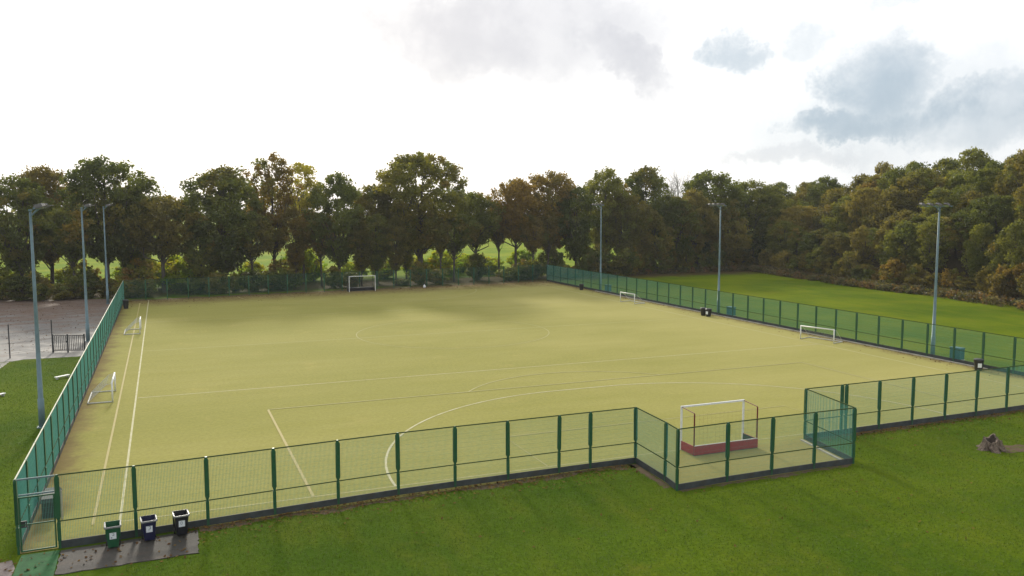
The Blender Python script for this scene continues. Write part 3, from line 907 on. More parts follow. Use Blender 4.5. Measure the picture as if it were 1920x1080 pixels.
for zz in (0.4, 1.2, 2.0, 2.65):
    MB().tube([(2.85, 1.75, zz), (0, 0, zz), (-5.2, -0.3, zz), (-15.6, -0.5, zz)], 0.008, 4).build('wire', M_darkmetal, fn)

# ------------------------------------------------------------------ the hollow tree stump
rng = np.random.default_rng(5)
st = empty('tree_stump', (12.55, -5.8, 0), 0.3, 'broken hollow grey tree stump in the grass beyond the fence recess', 'tree stump')
n = 30; levels = [(-0.06, 0.80), (0.03, 0.69), (0.12, 0.59), (0.30, 0.53), (0.50, 0.50), (0.72, 0.47)]
st.scale = (0.82, 0.82, 0.80)
ang = np.linspace(0, 2 * PI, n, endpoint=False)
flute = 1 + 0.20 * np.sin(ang * 5 + 0.7) + 0.08 * np.sin(ang * 11)
top = 0.66 + 0.10 * np.sin(ang * 1 + 1.2) + 0.10 * np.sin(ang * 3 + 1.0) + rng.uniform(-.05, .05, n)
vs, fs = [], []
for li, (z, r_) in enumerate(levels):
    for j in range(n):
        w = 1 + (flute[j] - 1) * (1.7 - 1.9 * min(z, .5))
        zz = z * top[j] / 0.72 if z > 0 else z
        vs.append((r_ * w * math.cos(ang[j]) + 0.10 * max(z, 0), r_ * w * math.sin(ang[j]), zz))
for zz, r_ in ((1.0, 0.34), (0.72, 0.27), (0.55, 0.16)):
    for j in range(n):
        z_ = top[j] * (0.97 if zz == 1.0 else zz)
        vs.append((r_ * flute[j] * math.cos(ang[j]) + 0.05, r_ * flute[j] * math.sin(ang[j]), z_))
nl = len(levels) + 3
for li in range(nl - 1):
    for j in range(n):
        q_ = (j + 1) % n; fs.append((li * n + j, li * n + q_, (li + 1) * n + q_, (li + 1) * n + j))
nw = (len(levels)) * n
MB().add(vs, fs[:nw]).build('stump_wood', M_stump, st)
hv_ = vs[nw:]; hf_ = [(li * n + j, li * n + (j + 1) % n, (li + 1) * n + (j + 1) % n, (li + 1) * n + j) for li in range(2) for j in range(n)] + [tuple(2 * n + j for j in range(n))]
MB().add(hv_, hf_).build('rotten_hollow', M_rot, st)
for a_, l_ in ((2.6, 0.85), (3.6, 0.8), (4.7, 0.85), (5.6, 0.8), (0.4, 0.95), (1.4, 0.75)):
    MB().tube([(0.4 * math.cos(a_), 0.4 * math.sin(a_), 0.20), (0.6 * math.cos(a_), 0.6 * math.sin(a_), 0.09), (l_ * math.cos(a_ + .15), l_ * math.sin(a_ + .15), -0.04)], [0.17, 0.11, 0.04], 7).build('root', M_stump, st, smooth=True)
M_earth, q, b = material('bare_earth')
pos = q.node('ShaderNodeNewGeometry').outputs['Position']
ea = q.mix(q.noise(pos, 2.5, 7.0, 0.75), (0.060, 0.042, 0.028), (0.19, 0.14, 0.095))
ea = q.mix(q.smooth(q.noise(pos, 1.7, 7.0, 0.75), 0.50, 0.62), ea, (0.085, 0.125, 0.006))
q.l.new(ea, b.inputs['Base Color']); b.inputs['Roughness'].default_value = 0.95; b.inputs['Specular IOR Level'].default_value = 0.02
pts = [(13.55 + (1.15 + 0.22 * math.sin(3 * a_ + 1) + 0.12 * math.sin(7 * a_)) * math.cos(a_), -6.15 + (0.62 + 0.10 * math.sin(4 * a_)) * math.sin(a_)) for a_ in np.linspace(0, 2 * PI, 60, endpoint=False)]
pts = [(px_ + 0.10 * math.sin(9.1 * i_) , py_ + 0.07 * math.sin(5.3 * i_ + 1)) for i_, (px_, py_) in enumerate(pts)]
poly_sheet('bare_earth', pts, 0.006, M_earth)


def earth_strip(line, wmin, wmax, seed):
    # trodden strip of soil and leaf mould along the foot of a fence, with a ragged outer edge
    rg = np.random.default_rng(seed); A, B = [], []
    for (p, q_) in zip(line[:-1], line[1:]):
        L = math.hypot(q_[0] - p[0], q_[1] - p[1]); nx, ny = (q_[1] - p[1]) / L, -(q_[0] - p[0]) / L
        for i in range(max(2, int(L / 0.22))):
            t_ = i / max(2, int(L / 0.22)); x_, y_ = p[0] + (q_[0] - p[0]) * t_, p[1] + (q_[1] - p[1]) * t_
            w = wmin + (wmax - wmin) * (0.5 + 0.5 * math.sin(x_ * 1.3 + y_) * math.sin(x_ * 0.47 + 2)) + rg.uniform(-.09, .09)
            A.append((x_, y_, 0.005)); B.append((x_ + nx * w, y_ + ny * w, 0.005))
    n_ = len(A)
    o = MB().add(A + B, [(i, n_ + i, n_ + i + 1, i + 1) for i in range(n_ - 1)]).build('earth_strip', M_earth)
    o['kind'] = 'structure'


earth_strip([(-24.6, -1.72), (-16.63, -1.12), (-5.16, -1.0)], 0.30, 0.85, 3)
earth_strip([(-5.10, -1.15), (-5.43, -4.9)], 0.25, 0.5, 4)
earth_strip([(-5.3, -5.05), (4.42, -5.0)], 0.15, 0.40, 5)
earth_strip([(31.0, 88.06), (-30.2, 82.66)], 0.8, 2.2, 7)
earth_strip([(5.3, -0.82), (31.0, -0.42)], 0.25, 0.6, 6)

# ------------------------------------------------------------------ trees


def leaf_cards(rng, centres, radii, per, size, tint_c, flat=0.75):
    """leaf sized faces scattered through sprays; returns verts, quads, tints"""
    nC = len(centres); N = nC * per
    ci = np.repeat(np.arange(nC), per)
    dv = rng.normal(size=(N, 3)); dv /= np.linalg.norm(dv, axis=1)[:, None]
    rr = rng.uniform(0, 1, N) ** 0.55
    p = centres[ci] + dv * (rr * radii[ci])[:, None] * np.array([1, 1, flat])
    u = rng.normal(size=(N, 3)); u[:, 2] *= 0.6; u /= np.linalg.norm(u, axis=1)[:, None]
    w = rng.normal(size=(N, 3)); v_ = np.cross(u, w); v_ /= np.linalg.norm(v_, axis=1)[:, None]
    s = size * rng.uniform(0.6, 1.35, N)
    a = u * (s * 0.62)[:, None]; b_ = v_ * (s * 0.40)[:, None]
    V = np.stack([p - a, p + b_ - a * 0.1, p + a, p - b_ - a * 0.1], 1).reshape(-1, 3)
    F = np.arange(N * 4).reshape(-1, 4)
    T = np.ones((N, 4)); T[:, :3] = tint_c[ci]
    T[:, 2] = np.clip(T[:, 2] * 0.5 + rng.uniform(0, 0.5, N), 0, 1)
    T[:, 0] = np.clip(T[:, 0] + rng.normal(0, 0.10, N), 0, 1)
    return V, F, np.repeat(T, 4, axis=0)


def limb(m, a, b_, r0, r1, rng, wob=0.08, n=6, k_=4):
    a = np.array(a, float); b_ = np.array(b_, float); L = np.linalg.norm(b_ - a)
    pts = []
    for i in range(k_ + 1):
        t_ = i / k_; p = a + (b_ - a) * t_
        if 0 < i < k_: p = p + rng.normal(0, wob * L, 3) * np.array([1, 1, .5])
        p[2] += -0.10 * L * math.sin(PI * t_) * 0.5
        pts.append(p)
    m.tube(pts, [r0 + (r1 - r0) * i / k_ for i in range(k_ + 1)], n, False)
    return pts


def tree_protos(seed, H, R, base, nC, per, size, peak=0.5, rough=0.25, trunk_r=0.3, rs=1.15, holes=0.0):
    """unit built in metres: height H, crown radius R from z = base to H. Returns (crown data, trunk mesh)"""
    rng = np.random.default_rng(seed)
    lob = rng.normal(size=(9, 3)); lob /= np.linalg.norm(lob, axis=1)[:, None]
    lam = rng.uniform(-1, 1, 9) * rough
    cs, rads = [], []
    tries = 0
    while len(cs) < nC and tries < 20000:
        tries += 1
        t_ = rng.uniform(0, 1); ph = rng.uniform(0, 2 * PI)
        prof = (t_ / peak) ** 0.55 if t_ < peak else math.sqrt(max(0, 1 - ((t_ - peak) / (1 - peak)) ** 2.2))
        dr = np.array([math.cos(ph) * prof, math.sin(ph) * prof, (t_ - .45) * 1.6]); dr /= np.linalg.norm(dr) + 1e-6
        f = 1 + float((lam * np.exp(3.5 * (lob @ dr - 1))).sum()) + rng.normal(0, 0.05)
        q_ = rng.uniform(0.15, 1) ** 0.6
        r_ = R * prof * f * q_
        z = base + (H - base - rs * 0.6) * t_ * (0.93 + 0.07 * f)
        p = np.array([r_ * math.cos(ph), r_ * math.sin(ph), z])
        if holes and rng.uniform() < holes * (0.5 + 0.5 * math.sin(p[0] * 1.3 + seed) * math.sin(p[2] * 1.1)): continue
        if cs and min(np.linalg.norm((c_ - p)) for c_ in cs) < rs * 0.62: 
            if rng.uniform() < 0.9: continue
        cs.append(p); rads.append(rs * rng.uniform(0.65, 1.25))
    cs = np.array(cs); rads = np.array(rads)
    tc = np.stack([rng.uniform(0, 1, len(cs)), rng.uniform(0, 1, len(cs)), rng.uniform(0.1, 1, len(cs))], 1)
    # neighbouring sprays share a colour: smooth the tints in space
    d2 = ((cs[:, None] - cs[None]) ** 2).sum(-1); wt = np.exp(-d2 / (2 * (0.28 * R) ** 2))
    sm = (wt @ tc) / wt.sum(1)[:, None]
    tc = np.clip(0.5 + (sm - 0.5) * 3.0, 0, 1) * 0.75 + tc * 0.25
    V, F, T = leaf_cards(rng, cs, rads, per, size, tc)
    m = MB()
    sway = rng.normal(0, 0.25, 2)
    tp = [(0, 0, -0.3), (0, 0, 0.25), (sway[0] * .3, sway[1] * .3, base * 0.6), (sway[0], sway[1], base + (H - base) * 0.35), (sway[0] * 1.6, sway[1] * 1.6, base + (H - base) * 0.75)]
    m.tube(tp, [trunk_r * 1.5, trunk_r * 1.05, trunk_r * 0.85, trunk_r * 0.5, trunk_r * 0.15], 8, False)
    order = rng.permutation(len(cs))[:34]
    for i in order:
        tgt = cs[i]
        z0 = base * 0.55 + (tgt[2] - base * 0.55) * rng.uniform(0.15, 0.5)
        z0 = min(max(z0, base * 0.5), H * 0.7)
        f = z0 / H
        limb(m, (sway[0] * f, sway[1] * f, z0), tgt, trunk_r * 0.38 * (1 - 0.5 * f), 0.025, rng, 0.07, 5)
    return (V, F, T), m.mesh('trunk', M_bark, smooth=True)


SHAPES = {
    # seed, H, R, base, sprays, leaves per spray, leaf size, peak, rough
    'round1': tree_protos(1, 16, 5.0, 3.2, 250, 74, 0.31, 0.50, 0.34, 0.34, 1.0),
    'round2': tree_protos(2, 16, 5.2, 4.0, 250, 74, 0.31, 0.55, 0.42, 0.36, 1.0),
    'round3': tree_protos(3, 16, 4.8, 2.4, 250, 74, 0.31, 0.45, 0.38, 0.32, 1.0),
    'wide1': tree_protos(4, 18, 7.0, 4.4, 380, 74, 0.33, 0.55, 0.32, 0.48, 1.0, 0.10),
    'tall1': tree_protos(5, 18, 3.6, 4.0, 190, 66, 0.30, 0.55, 0.42, 0.26, 0.9, 0.12),
    'tall2': tree_protos(6, 18, 3.8, 4.6, 165, 60, 0.30, 0.60, 0.48, 0.28, 0.9, 0.40),
    'airy1': tree_protos(7, 17, 3.6, 5.0, 120, 46, 0.29, 0.60, 0.48, 0.22, 0.85, 0.5),
    'stem1': tree_protos(14, 12, 3.2, 5.2, 120, 62, 0.29, 0.5, 0.42, 0.20, 0.85),
    'stem2': tree_protos(15, 12, 3.0, 5.8, 105, 62, 0.29, 0.55, 0.46, 0.18, 0.85),
    'high1': tree_protos(16, 14, 4.8, 5.6, 200, 72, 0.31, 0.45, 0.42, 0.30, 1.0),
    'low1': tree_protos(8, 11, 4.2, 1.4, 170, 70, 0.29, 0.45, 0.40, 0.22, 0.95),
    'low2': tree_protos(9, 11, 3.9, 0.9, 170, 70, 0.29, 0.40, 0.46, 0.22, 0.95),
}
BUSHES = {
    'bush1': tree_protos(21, 2.6, 1.7, 0.15, 55, 60, 0.20, 0.40, 0.38, 0.06, 0.45),
    'bush2': tree_protos(22, 3.2, 1.8, 0.15, 60, 60, 0.21, 0.45, 0.42, 0.07, 0.50),
    'bush3': tree_protos(23, 4.6, 2.0, 0.3, 75, 60, 0.24, 0.50, 0.44, 0.09, 0.58, 0.15),
}
DIM = {'stem1': (12, 3.2), 'stem2': (12, 3.0), 'high1': (14, 4.8), 'round1': (16, 5.0), 'round2': (16, 5.2), 'round3': (16, 4.8), 'wide1': (18, 7.0), 'tall1': (18, 3.6), 'tall2': (18, 3.8), 'airy1': (17, 3.6), 'low1': (11, 4.2), 'low2': (11, 3.9),
       'bush1': (2.6, 1.7), 'bush2': (3.2, 1.8), 'bush3': (4.6, 2.0)}
_cm = {}


def crown_mesh(shape):
    if shape not in _cm:
        V, F, T = (SHAPES.get(shape) or BUSHES.get(shape))[0]
        _cm[shape] = quads('crown', V, F, LEAF['olive'], False, T)
    return _cm[shape]


def plant(name, shape, colour, x, y, H, width, rz, label, cat, group):
    z = float(height(x, y))
    t = empty(name, (x, y, z - 0.05), rz, label, cat, group)
    h0, r0 = DIM[shape]
    sz = H / h0; sxy = width / (2 * r0)
    t.scale = (sxy, sxy, sz)
    co = link('crown', crown_mesh(shape), t)
    co.material_slots[0].link = 'OBJECT'; co.material_slots[0].material = LEAF[colour]
    link('trunk' if name.endswith('tree') else 'stem', (SHAPES.get(shape) or BUSHES.get(shape))[1], t)
    return t


HUE = {'dark': 'dark green', 'olive': 'olive green', 'brownolive': 'brownish olive', 'golden': 'golden brown', 'russet': 'russet', 'yellow': 'yellow green', 'oak': 'olive gold', 'copper': 'copper brown', 'lime': 'lime'}


def where(x):
    for lim, w in ((-44, 'past the car park end'), (-31, 'across the car park'), (-18, 'by the fence corner'), (-8, 'under the broad round tree'), (1, 'left of the distant goal'), (12, 'under the big oak'), (24, 'in the dip beside the oak'), (36, 'under the copper tree'), (50, 'behind the mast nearest the belt')):
        if x < lim: return w
    return 'at the field end'


GB = 'trees in the belt beyond the far fence'
rt = random.Random(3)
belt = [
    (-42.9, 94, 16.1, 8.6, 'dark', 'round1', 'dark green tree behind the car park by the picture edge'),
    (-40.0, 99, 17.6, 8.6, 'russet', 'round2', 'russet topped tree behind the car park beside the tallest dark one'),
    (-32.7, 94, 18.7, 10.8, 'dark', 'round2', 'tall dark green tree standing over the car park corner mast'),
    (-25.5, 93.0, 13.5, 9.4, 'brownolive', 'high1', 'low brown olive weeping tree behind the fence corner'),
    (-17.3, 93, 17.8, 10.6, 'dark', 'round3', 'broad dark green round crowned tree left of the russet spire'),
    (-10.1, 96, 19.9, 6.8, 'russet', 'tall2', 'tall russet spire of a tree with thinning top'),
    (-5.5, 98, 19.1, 6.8, 'yellow', 'airy1', 'sparse yellow green tree letting sky through its top'),
    (-1.0, 93, 17.0, 7.8, 'dark', 'round1', 'dark green tree directly behind the distant goal'),
    (5.3, 96, 15.4, 8.2, 'brownolive', 'round3', 'brownish olive tree between the distant goal and the big oak'),
    (11.8, 94, 20.1, 14.0, 'oak', 'wide1', 'biggest domed olive gold oak rising above the whole belt'),
    (22.3, 97, 14.2, 7.4, 'olive', 'high1', 'small olive tree in the dip beside the big oak'),
    (28.5, 95, 16.4, 7.6, 'russet', 'high1', 'narrow rusty brown tree right of the dip in the skyline'),
    (36.0, 98, 17.8, 10.6, 'copper', 'round2', 'broad copper brown tree behind the far fence corner'),
    (46.2, 97, 18.5, 9.0, 'olive', 'round1', 'olive green tree behind the mast nearest the belt'),
    (56.0, 100, 19.2, 9.4, 'dark', 'round3', 'tall dark green tree next to the bare pale twigs'),
    (70.0, 101, 18.5, 12.2, 'dark', 'round2', 'wide dark green tree between bare twigs and the rising wood'),
    (79.1, 100, 16.8, 10.2, 'olive', 'round1', 'olive tree where the belt meets the rising wood'),
    (-29.6, 97, 15.2, 7.0, 'dark', 'round3', 'dark tree tucked behind the weeping brown olive one'),
    (-20.4, 94, 11.4, 6.0, 'olive', 'low2', 'low olive tree filling in front of the broad dark one'),
    (-13.6, 92, 11.5, 6.3, 'brownolive', 'stem1', 'low brownish tree under the russet spire'),
    (-3.5, 94, 11.4, 5.4, 'russet', 'stem1', 'low rusty tree under the sparse yellow green one'),
    (17.1, 93, 11.0, 6.0, 'dark', 'stem1', 'low dark tree at the right foot of the big oak'),
    (27.1, 99, 12.0, 5.8, 'copper', 'stem2', 'slim copper tree behind the narrow rusty one'),
    (39.1, 94, 15.2, 7.6, 'dark', 'round1', 'dark tree in front of the broad copper one'),
    (48.3, 94, 14.2, 7.6, 'brownolive', 'round2', 'brown olive tree in front of the mast side olive one'),
    (61.0, 97, 13.8, 8.2, 'olive', 'round3', 'olive tree in front of the bare pale twigs'),
    (71.2, 96, 12.0, 9.0, 'brownolive', 'low1', 'low brown olive tree along the end of the field'),
    (83.1, 98, 15.4, 9.4, 'olive', 'round2', 'olive tree at the foot of the rising wood'),
    (-52.0, 95, 16.5, 9.5, 'dark', 'round2', 'dark tree at the outer end of the car park'),
    (-36.5, 92, 12.0, 7.0, 'olive', 'stem1', 'low olive tree on the far kerb of the car park'),
    (54.0, 96, 12.0, 7.5, 'brownolive', 'low2', 'low brown olive bushy tree at the field corner'),
    (64.5, 97, 15.0, 8.0, 'brownolive', 'round1', 'brown olive tree beside the wide dark one'),
]
for x, y, H, w, colr, shp, lab in belt:
    plant('broadleaf_tree', shp, colr, x, y, H, w, rt.uniform(0, 6.28), lab, 'tree', GB)
# slim understorey trees whose trunks show in the gaps
for x, y, H, w, colr in ((2.0, 91.5, 10, 4.2, 'brownolive'), (4.6, 92.2, 11, 4.4, 'olive'), (7.2, 91.2, 10.5, 4.0, 'brownolive'), (9.2, 92.4, 11, 4.0, 'oak'), (14.4, 91.6, 10.5, 4.2, 'brownolive'),
                         (30.6, 92.6, 11, 4.6, 'copper'), (33.6, 93.4, 11.5, 4.8, 'copper'), (-7.6, 92.2, 12, 4.4, 'russet')):
    plant('slender_tree', ('tall1' if x < 11 else rt.choice(('stem1', 'stem2'))), colr, x, y, H, w, rt.uniform(0, 6.28), 'slender ' + HUE[colr] + ' tree with bare lower trunk ' + where(x) + ', ' + ('taller' if H > 10.9 else 'shorter'), 'tree', 'slender trees in the belt')

# the bare tree
bt = empty('bare_tree', (69.5, 113, 0), 0, 'leafless tree with pale twigs showing above the belt', 'tree')
rngb = np.random.default_rng(11); m = MB()


def grow(p, dirv, L, r, lvl):
    e = p + dirv * L
    limb(m, p, e, r, r * 0.6, rngb, 0.04, 5, 3)
    if lvl == 0: return
    for _ in range(4 if lvl > 1 else 5):
        dn = dirv + rngb.normal(0, 0.42, 3); dn[2] = abs(dn[2]) + 0.25; dn /= np.linalg.norm(dn)
        grow(p + dirv * L * rngb.uniform(0.55, 1.0), dn, L * rngb.uniform(0.55, 0.8), r * 0.55, lvl - 1)


grow(np.array([0, 0, 0.0]), np.array([0, 0, 1.0]), 8.0, 0.26, 4)
m.build('branches', M_palebark, bt)

# the wood on the rise: rows stepping up the slope
GW_ = 'trees of the wood on the rise'
rh = random.Random(12)
ROW = {6.0: 'in the lowest row', 11.5: 'in the second row', 18.0: 'in the middle row', 26.0: 'in the upper row', 35.0: 'on the skyline'}


def wood_label(colr, off, y, tall):
    part = 'at the picture edge' if y < 36 else 'nearest the stump' if y < 52 else 'amid the field side' if y < 70 else 'two thirds along' if y < 86 else 'near the belt'
    return ('taller ' if tall else 'shorter ') + HUE[colr] + ' tree ' + ROW[off] + ' of the rising wood, ' + part


pal = ['olive'] * 8 + ['brownolive'] * 5 + ['dark'] * 4 + ['golden'] * 2 + ['russet'] * 2 + ['yellow'] * 1
for off, H0, sp_ in ((6.0, 8.5, 6.0), (11.5, 11.5, 5.6), (18.0, 13.8, 6.0), (26.0, 15.2, 6.6), (35.0, 15.6, 7.5)):
    y = 24.0 + rh.uniform(0, 4)
    while y < 112:
        x = float(bank_x(y)) + off + rh.uniform(-1.8, 1.8)
        if not (y > 93 and off < 12):
            H = H0 * rh.uniform(0.84, 1.16) * (1.0 + 0.32 * max(0.0, min(1.0, (58 - y) / 22)))
            shp = rh.choice(('round1', 'round2', 'round3', 'low1', 'low2', 'tall1', 'wide1') if off > 8 else ('low1', 'low2', 'round3', 'tall2'))
            wd = rh.uniform(6.2, 9.6) * (0.8 if off < 8 else 1.0) * (0.75 if shp.startswith('tall') else 1)
            colr = rh.choice(pal)
            plant('broadleaf_tree', shp, colr, x, y, H, wd, rh.uniform(0, 6.28), wood_label(colr, off, y, H > H0), 'tree', GW_)
        y += sp_ * rh.uniform(0.8, 1.25)

# ------------------------------------------------------------------ shrubs
rb = random.Random(8)


def bush_at(x, y, H, w, colr, lab, grp):
    plant('shrub', rb.choice(('bush1', 'bush2', 'bush3')), colr, x, y, H, w, rb.uniform(0, 6.28), lab, 'shrub', grp)


x = -62.0
while x < 88:                                                       # dark hedge under the belt with openings
    gap = (0.5 < x < 9.5) or (14.5 < x < 25) or (31.0 < x < 33.5) or (-28 < x < -22.5) or (-8 < x < -4) or (-47 < x < -43)
    yy = 89.6 + 0.04 * max(x, -30) + (3.5 if x > 50 else 0) + rb.uniform(-0.8, 1.8)
    if not gap:
        colr = rb.choice(('dark', 'dark', 'olive', 'brownolive'))
        bush_at(x, yy, (rb.uniform(2.0, 3.6) if x < 40 else rb.uniform(3.4, 5.6)), rb.uniform(3.0, 4.6), colr, {'dark': 'dark green', 'olive': 'olive', 'brownolive': 'brownish'}[colr] + ' shrub behind the far fence, ' + where(x) + (', a tall one' if rb.random() < .5 else ', a squat one'), 'shrubs under the belt')
    elif rb.random() < 0.12:
        bush_at(x, yy, rb.uniform(0.9, 1.6), rb.uniform(2.2, 3.2), 'dark', 'knee high dark shrub in an opening behind the far fence', 'low shrubs under the belt')
    x += rb.uniform(2.0, 2.9)
for x, y, H, w in ((-27.2, 98.5, 4.6, 5.5), (-24.2, 99.5, 5.0, 6.0), (-30.2, 101, 3.6, 5.0), (-44.5, 99, 3.6, 5.0), (-48.5, 101, 4.0, 5.0), (-38.5, 103, 3.0, 5.0), (-5.6, 101, 6.5, 5.0), (-3.2, 103, 4.0, 5.0),
                   (17.0, 101, 4.6, 5.0), (20.5, 106, 3.2, 5.0), (24.5, 110, 3.4, 6.0), (28.0, 106, 3.0, 5.5), (32.3, 101, 4.4, 4.0), (-12.5, 100, 3.6, 5.0), (2.5, 103, 3.0, 5.5), (8.5, 104, 3.2, 5.5), (14.0, 103, 3.6, 5.0)):
    bush_at(x, y, H, w, 'lime', 'bright yellow green sunlit shrub ' + where(x) + (', the bigger' if H > 4 else ', the smaller'), 'sunlit shrubs beyond the belt')
for y in np.arange(30, 95, 3.1):                                    # golden shrubs along the bank
    x = float(bank_x(y)) + 3.2 + rb.uniform(-0.8, 0.9)
    colr = rb.choice(('golden', 'olive', 'brownolive', 'golden', 'russet'))
    bush_at(x, float(y), rb.uniform(2.4, 5.4), rb.uniform(3.2, 5.0), colr, {'golden': 'golden brown', 'olive': 'olive', 'brownolive': 'brownish', 'russet': 'russet'}[colr] + (' shrub on the bank of the mown field, ' + ('nearest the picture edge' if y < 40 else 'nearer the stump mast' if y < 54 else 'halfway along' if y < 72 else 'three quarters along' if y < 85 else 'by the belt') + (', bushy' if y % 6.2 < 3 else ', upright')), 'shrubs on the bank')

for x, y, H, w, cl, lab in ((77.5, 97.5, 7.0, 7.0, 'dark', 'tall dark green shrub filling the corner of the mown field'), (72.5, 99.0, 6.0, 6.0, 'olive', 'tall olive shrub beside the dark one in the field corner'), (83.0, 100.0, 7.0, 7.0, 'brownolive', 'tall brownish shrub behind the dark one in the field corner'), (66.5, 98.5, 6.0, 6.0, 'dark', 'tall dark shrub under the wide tree at the field end')):
    bush_at(x, y, H, w, cl, lab, 'tall shrubs at the field end')

for x, y, H, w, cl, lab in ((21.3, 94.8, 4.4, 4.2, 'dark', 'dark dome shaped shrub in the bright opening right of the oak'), (35.2, 95.2, 5.4, 5.0, 'dark', 'tall dark shrub under the copper tree by the fence corner'),
                            (30.2, 94.2, 3.2, 4.4, 'olive', 'olive shrub under the narrow rusty tree'), (-45.6, 92.0, 4.6, 4.6, 'yellow', 'yellow green shrub under the edge trees past the car park'),
                            (-41.0, 91.4, 3.6, 4.2, 'golden', 'golden shrub behind the car park beside the first mast'), (-36.0, 93.0, 4.8, 4.4, 'olive', 'tall olive shrub across the car park between the masts'),
                            (-28.6, 94.6, 4.8, 5.0, 'yellow', 'yellow leaved shrub behind the dark corner bin'), (-23.6, 94.0, 4.4, 5.4, 'lime', 'lime shrub in the opening behind the fence corner'), (-9.6, 94.5, 4.2, 4.6, 'russet', 'russet shrub at the foot of the russet spire')):
    bush_at(x, y, H, w, cl, lab, 'tall shrubs among the belt')

# brambles tumbling down the bank: one uncountable mass
rng = np.random.default_rng(31)
yy = rng.uniform(26, 96, 620); xx = bank_x(yy) + rng.uniform(-1.6, 3.2, 620)
xe = rng.uniform(36, 76, 160); ye = 94.0 + rng.uniform(-1.0, 2.6, 160)
xx = np.concatenate([xx, xe]); yy = np.concatenate([yy, ye])
cs = np.stack([xx, yy, height(xx, yy) + rng.uniform(0.1, 0.75, len(xx))], 1)
V, F, T = leaf_cards(rng, cs, rng.uniform(0.6, 1.1, len(xx)), 55, 0.27, rng.uniform(0, 1, (len(xx), 3)), 0.6)
o = link('bramble_undergrowth', quads('bramble_undergrowth', V, F, LEAF['bramble'], False, T))
tag(o, 'brown and olive brambles tumbling down the bank at the field edge', 'undergrowth', kind='stuff')

# the far wood closing the meadow: reads as one mass
rng = np.random.default_rng(41)
nW = 420
xx = rng.uniform(-260, 360, nW); yy = 285 + rng.uniform(-6, 22, nW) - np.abs(xx - 20) * 0.12
hh = rng.uniform(0.1, 1, nW)
zt = height(xx, yy) + 1.5 + hh * (12 + 2.2 * np.sin(xx * 0.11) + 1.6 * np.sin(xx * 0.31))
cs = np.stack([xx, yy, zt], 1)
V, F, T = leaf_cards(rng, cs, rng.uniform(3.0, 4.6, nW), 60, 1.5, rng.uniform(0, 1, (nW, 3)), 0.8)
o = link('far_wood', quads('far_wood', V, F, LEAF['dark'], False, T))
tag(o, 'distant wood closing the meadow behind the tree belt', 'woodland', kind='stuff')

# ------------------------------------------------------------------ grass blades and fallen leaves
def inside_recess(x, y):
    return (x > -5.55) & (x < 5.3) & (y > -5.25)


def front_y(x):
    return np.interp(x, [-30.5, -16.6, -5.0, 5.2, 31], [-2.12, -1.2, -1.08, -0.95, -0.5])


M_blade, q, b = material('grass_blade')
a = q.node('ShaderNodeAttribute', attribute_name='tint')
sepc = q.node('ShaderNodeSeparateColor'); q.l.new(a.outputs['Color'], sepc.inputs[0])
q.l.new(q.mix(sepc.outputs[0], (0.050, 0.094, 0.005), (0.102, 0.138, 0.007)), b.inputs['Base Color'])
b.inputs['Roughness'].default_value = 0.6
tr = q.node('ShaderNodeBsdfTranslucent'); tr.inputs[0].default_value = (0.11, 0.19, 0.008, 1)
mx = q.node('ShaderNodeMixShader'); mx.inputs[0].default_value = 0.3
q.l.new(b.outputs[0], mx.inputs[1]); q.l.new(tr.outputs[0], mx.inputs[2]); q.l.new(mx.outputs[0], q.n['Material Output'].inputs['Surface'])
rng = np.random.default_rng(51)
N = 200000
x = rng.uniform(-27, 33, N); y = rng.uniform(-21, -0.3, N)
keep = (y < front_y(x) - 0.02) & ~inside_recess(x, y) & ~((x < -24.6) & (y > -4.5)) & ~(((x - 13.4) / 1.3) ** 2 + ((y + 6.1) / .7) ** 2 < 1)
# left strip of lawn beside the car park
x2 = rng.uniform(-38, -30.75, 40000); y2 = rng.uniform(-2.4, 40.4, 40000)
x = np.concatenate([x[keep], x2]); y = np.concatenate([y[keep], y2]); N = len(x)
hgt = rng.uniform(0.025, 0.075, N) * np.where(rng.uniform(0, 1, N) < 0.04, 1.8, 1.0); an = rng.uniform(0, 2 * PI, N); wd = rng.uniform(0.006, 0.016, N)
lx, ly = rng.normal(0, 0.03, N), rng.normal(0, 0.03, N)
V = np.stack([np.stack([x - wd * np.cos(an), y - wd * np.sin(an), np.zeros(N)], 1), np.stack([x + wd * np.cos(an), y + wd * np.sin(an), np.zeros(N)], 1), np.stack([x + lx, y + ly, hgt], 1)], 1).reshape(-1, 3)
T = np.ones((N, 4)); T[:, 0] = np.clip(0.5 + 0.35 * np.sin(x * 0.5) * np.sin(y * 0.9 + 1) + rng.normal(0, 0.14, N), 0, 1)
o = link('grass', quads('grass', V, np.arange(3 * N).reshape(-1, 3), M_blade, False, np.repeat(T, 3, axis=0)))
tag(o, 'short green lawn grass in front of and beside the fences', 'grass', kind='stuff')

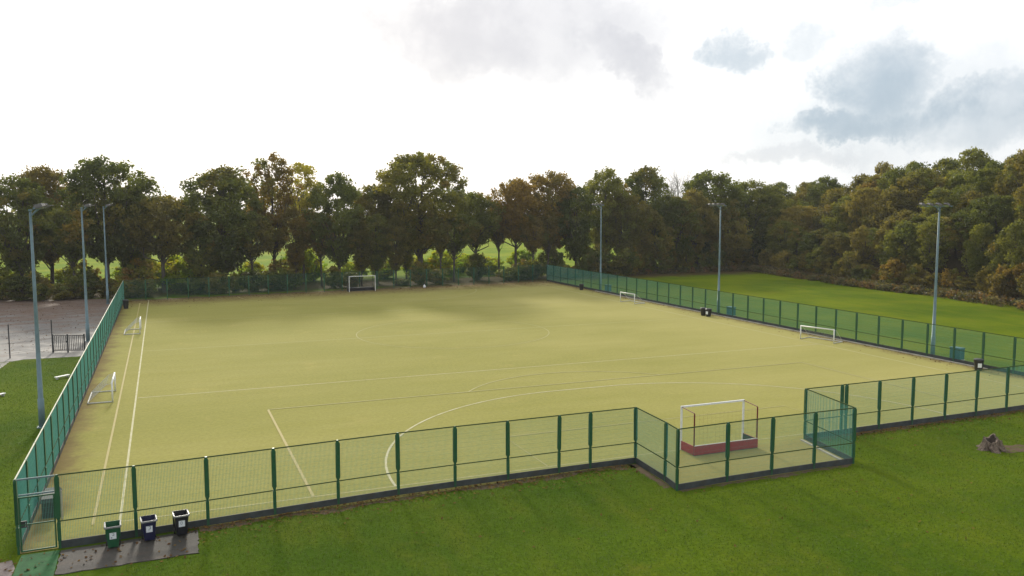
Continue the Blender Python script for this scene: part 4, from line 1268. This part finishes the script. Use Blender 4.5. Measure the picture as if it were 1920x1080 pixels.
M_fallen, q, b = material('fallen_leaf')
a = q.node('ShaderNodeAttribute', attribute_name='tint')
sepc = q.node('ShaderNodeSeparateColor'); q.l.new(a.outputs['Color'], sepc.inputs[0])
q.l.new(q.mix(sepc.outputs[0], (0.085, 0.042, 0.020), (0.19, 0.12, 0.038)), b.inputs['Base Color'])
b.inputs['Roughness'].default_value = 0.9; b.inputs['Specular IOR Level'].default_value = 0.0
P = []
xa = rng.uniform(-25, 31, 2600); P.append(np.stack([xa, front_y(xa) - 0.05 - rng.exponential(0.45, 2600)], 1))
xa = rng.uniform(-30, 31, 4200); P.append(np.stack([xa, 82.6 + (xa + 30) * 0.088 - 0.2 - rng.exponential(2.2, 4200)], 1))
xa = rng.uniform(-60, -31.2, 3200); P.append(np.stack([xa, rng.uniform(44, 90, 3200)], 1))
ya = rng.uniform(0, 86, 1500); P.append(np.stack([30.8 - rng.exponential(0.5, 1500), ya], 1))
xa = rng.uniform(-24, 30, 260); P.append(np.stack([xa, rng.uniform(-20, -2, 260)], 1))
P.append(np.stack([rng.uniform(-33, -25, 160), rng.uniform(-5.5, -2.2, 160)], 1))
P = np.concatenate(P); P = P[~((np.abs(P[:, 0]) < 5.6) & (P[:, 1] > -5.3) & (P[:, 1] < -0.8))]
N = len(P)
c0 = np.stack([P[:, 0], P[:, 1], np.full(N, 0.055)], 1)
u = rng.normal(size=(N, 3)) * np.array([1, 1, .25]); u /= np.linalg.norm(u, axis=1)[:, None]
v_ = np.cross(u, np.array([0, 0, 1.0]) + rng.normal(0, .2, (N, 3))); v_ /= np.linalg.norm(v_, axis=1)[:, None]
s = rng.uniform(0.04, 0.09, N)[:, None]
V = np.stack([c0 - u * s, c0 + v_ * s * .6, c0 + u * s, c0 - v_ * s * .6], 1).reshape(-1, 3)
T = np.ones((N, 4)); T[:, 0] = rng.uniform(0, 1, N)
o = link('fallen_leaves', quads('fallen_leaves', V, np.arange(4 * N).reshape(-1, 4), M_fallen, False, np.repeat(T, 4, axis=0)))
tag(o, 'brown autumn leaves blown along the fences and the car park', 'leaves', kind='stuff')
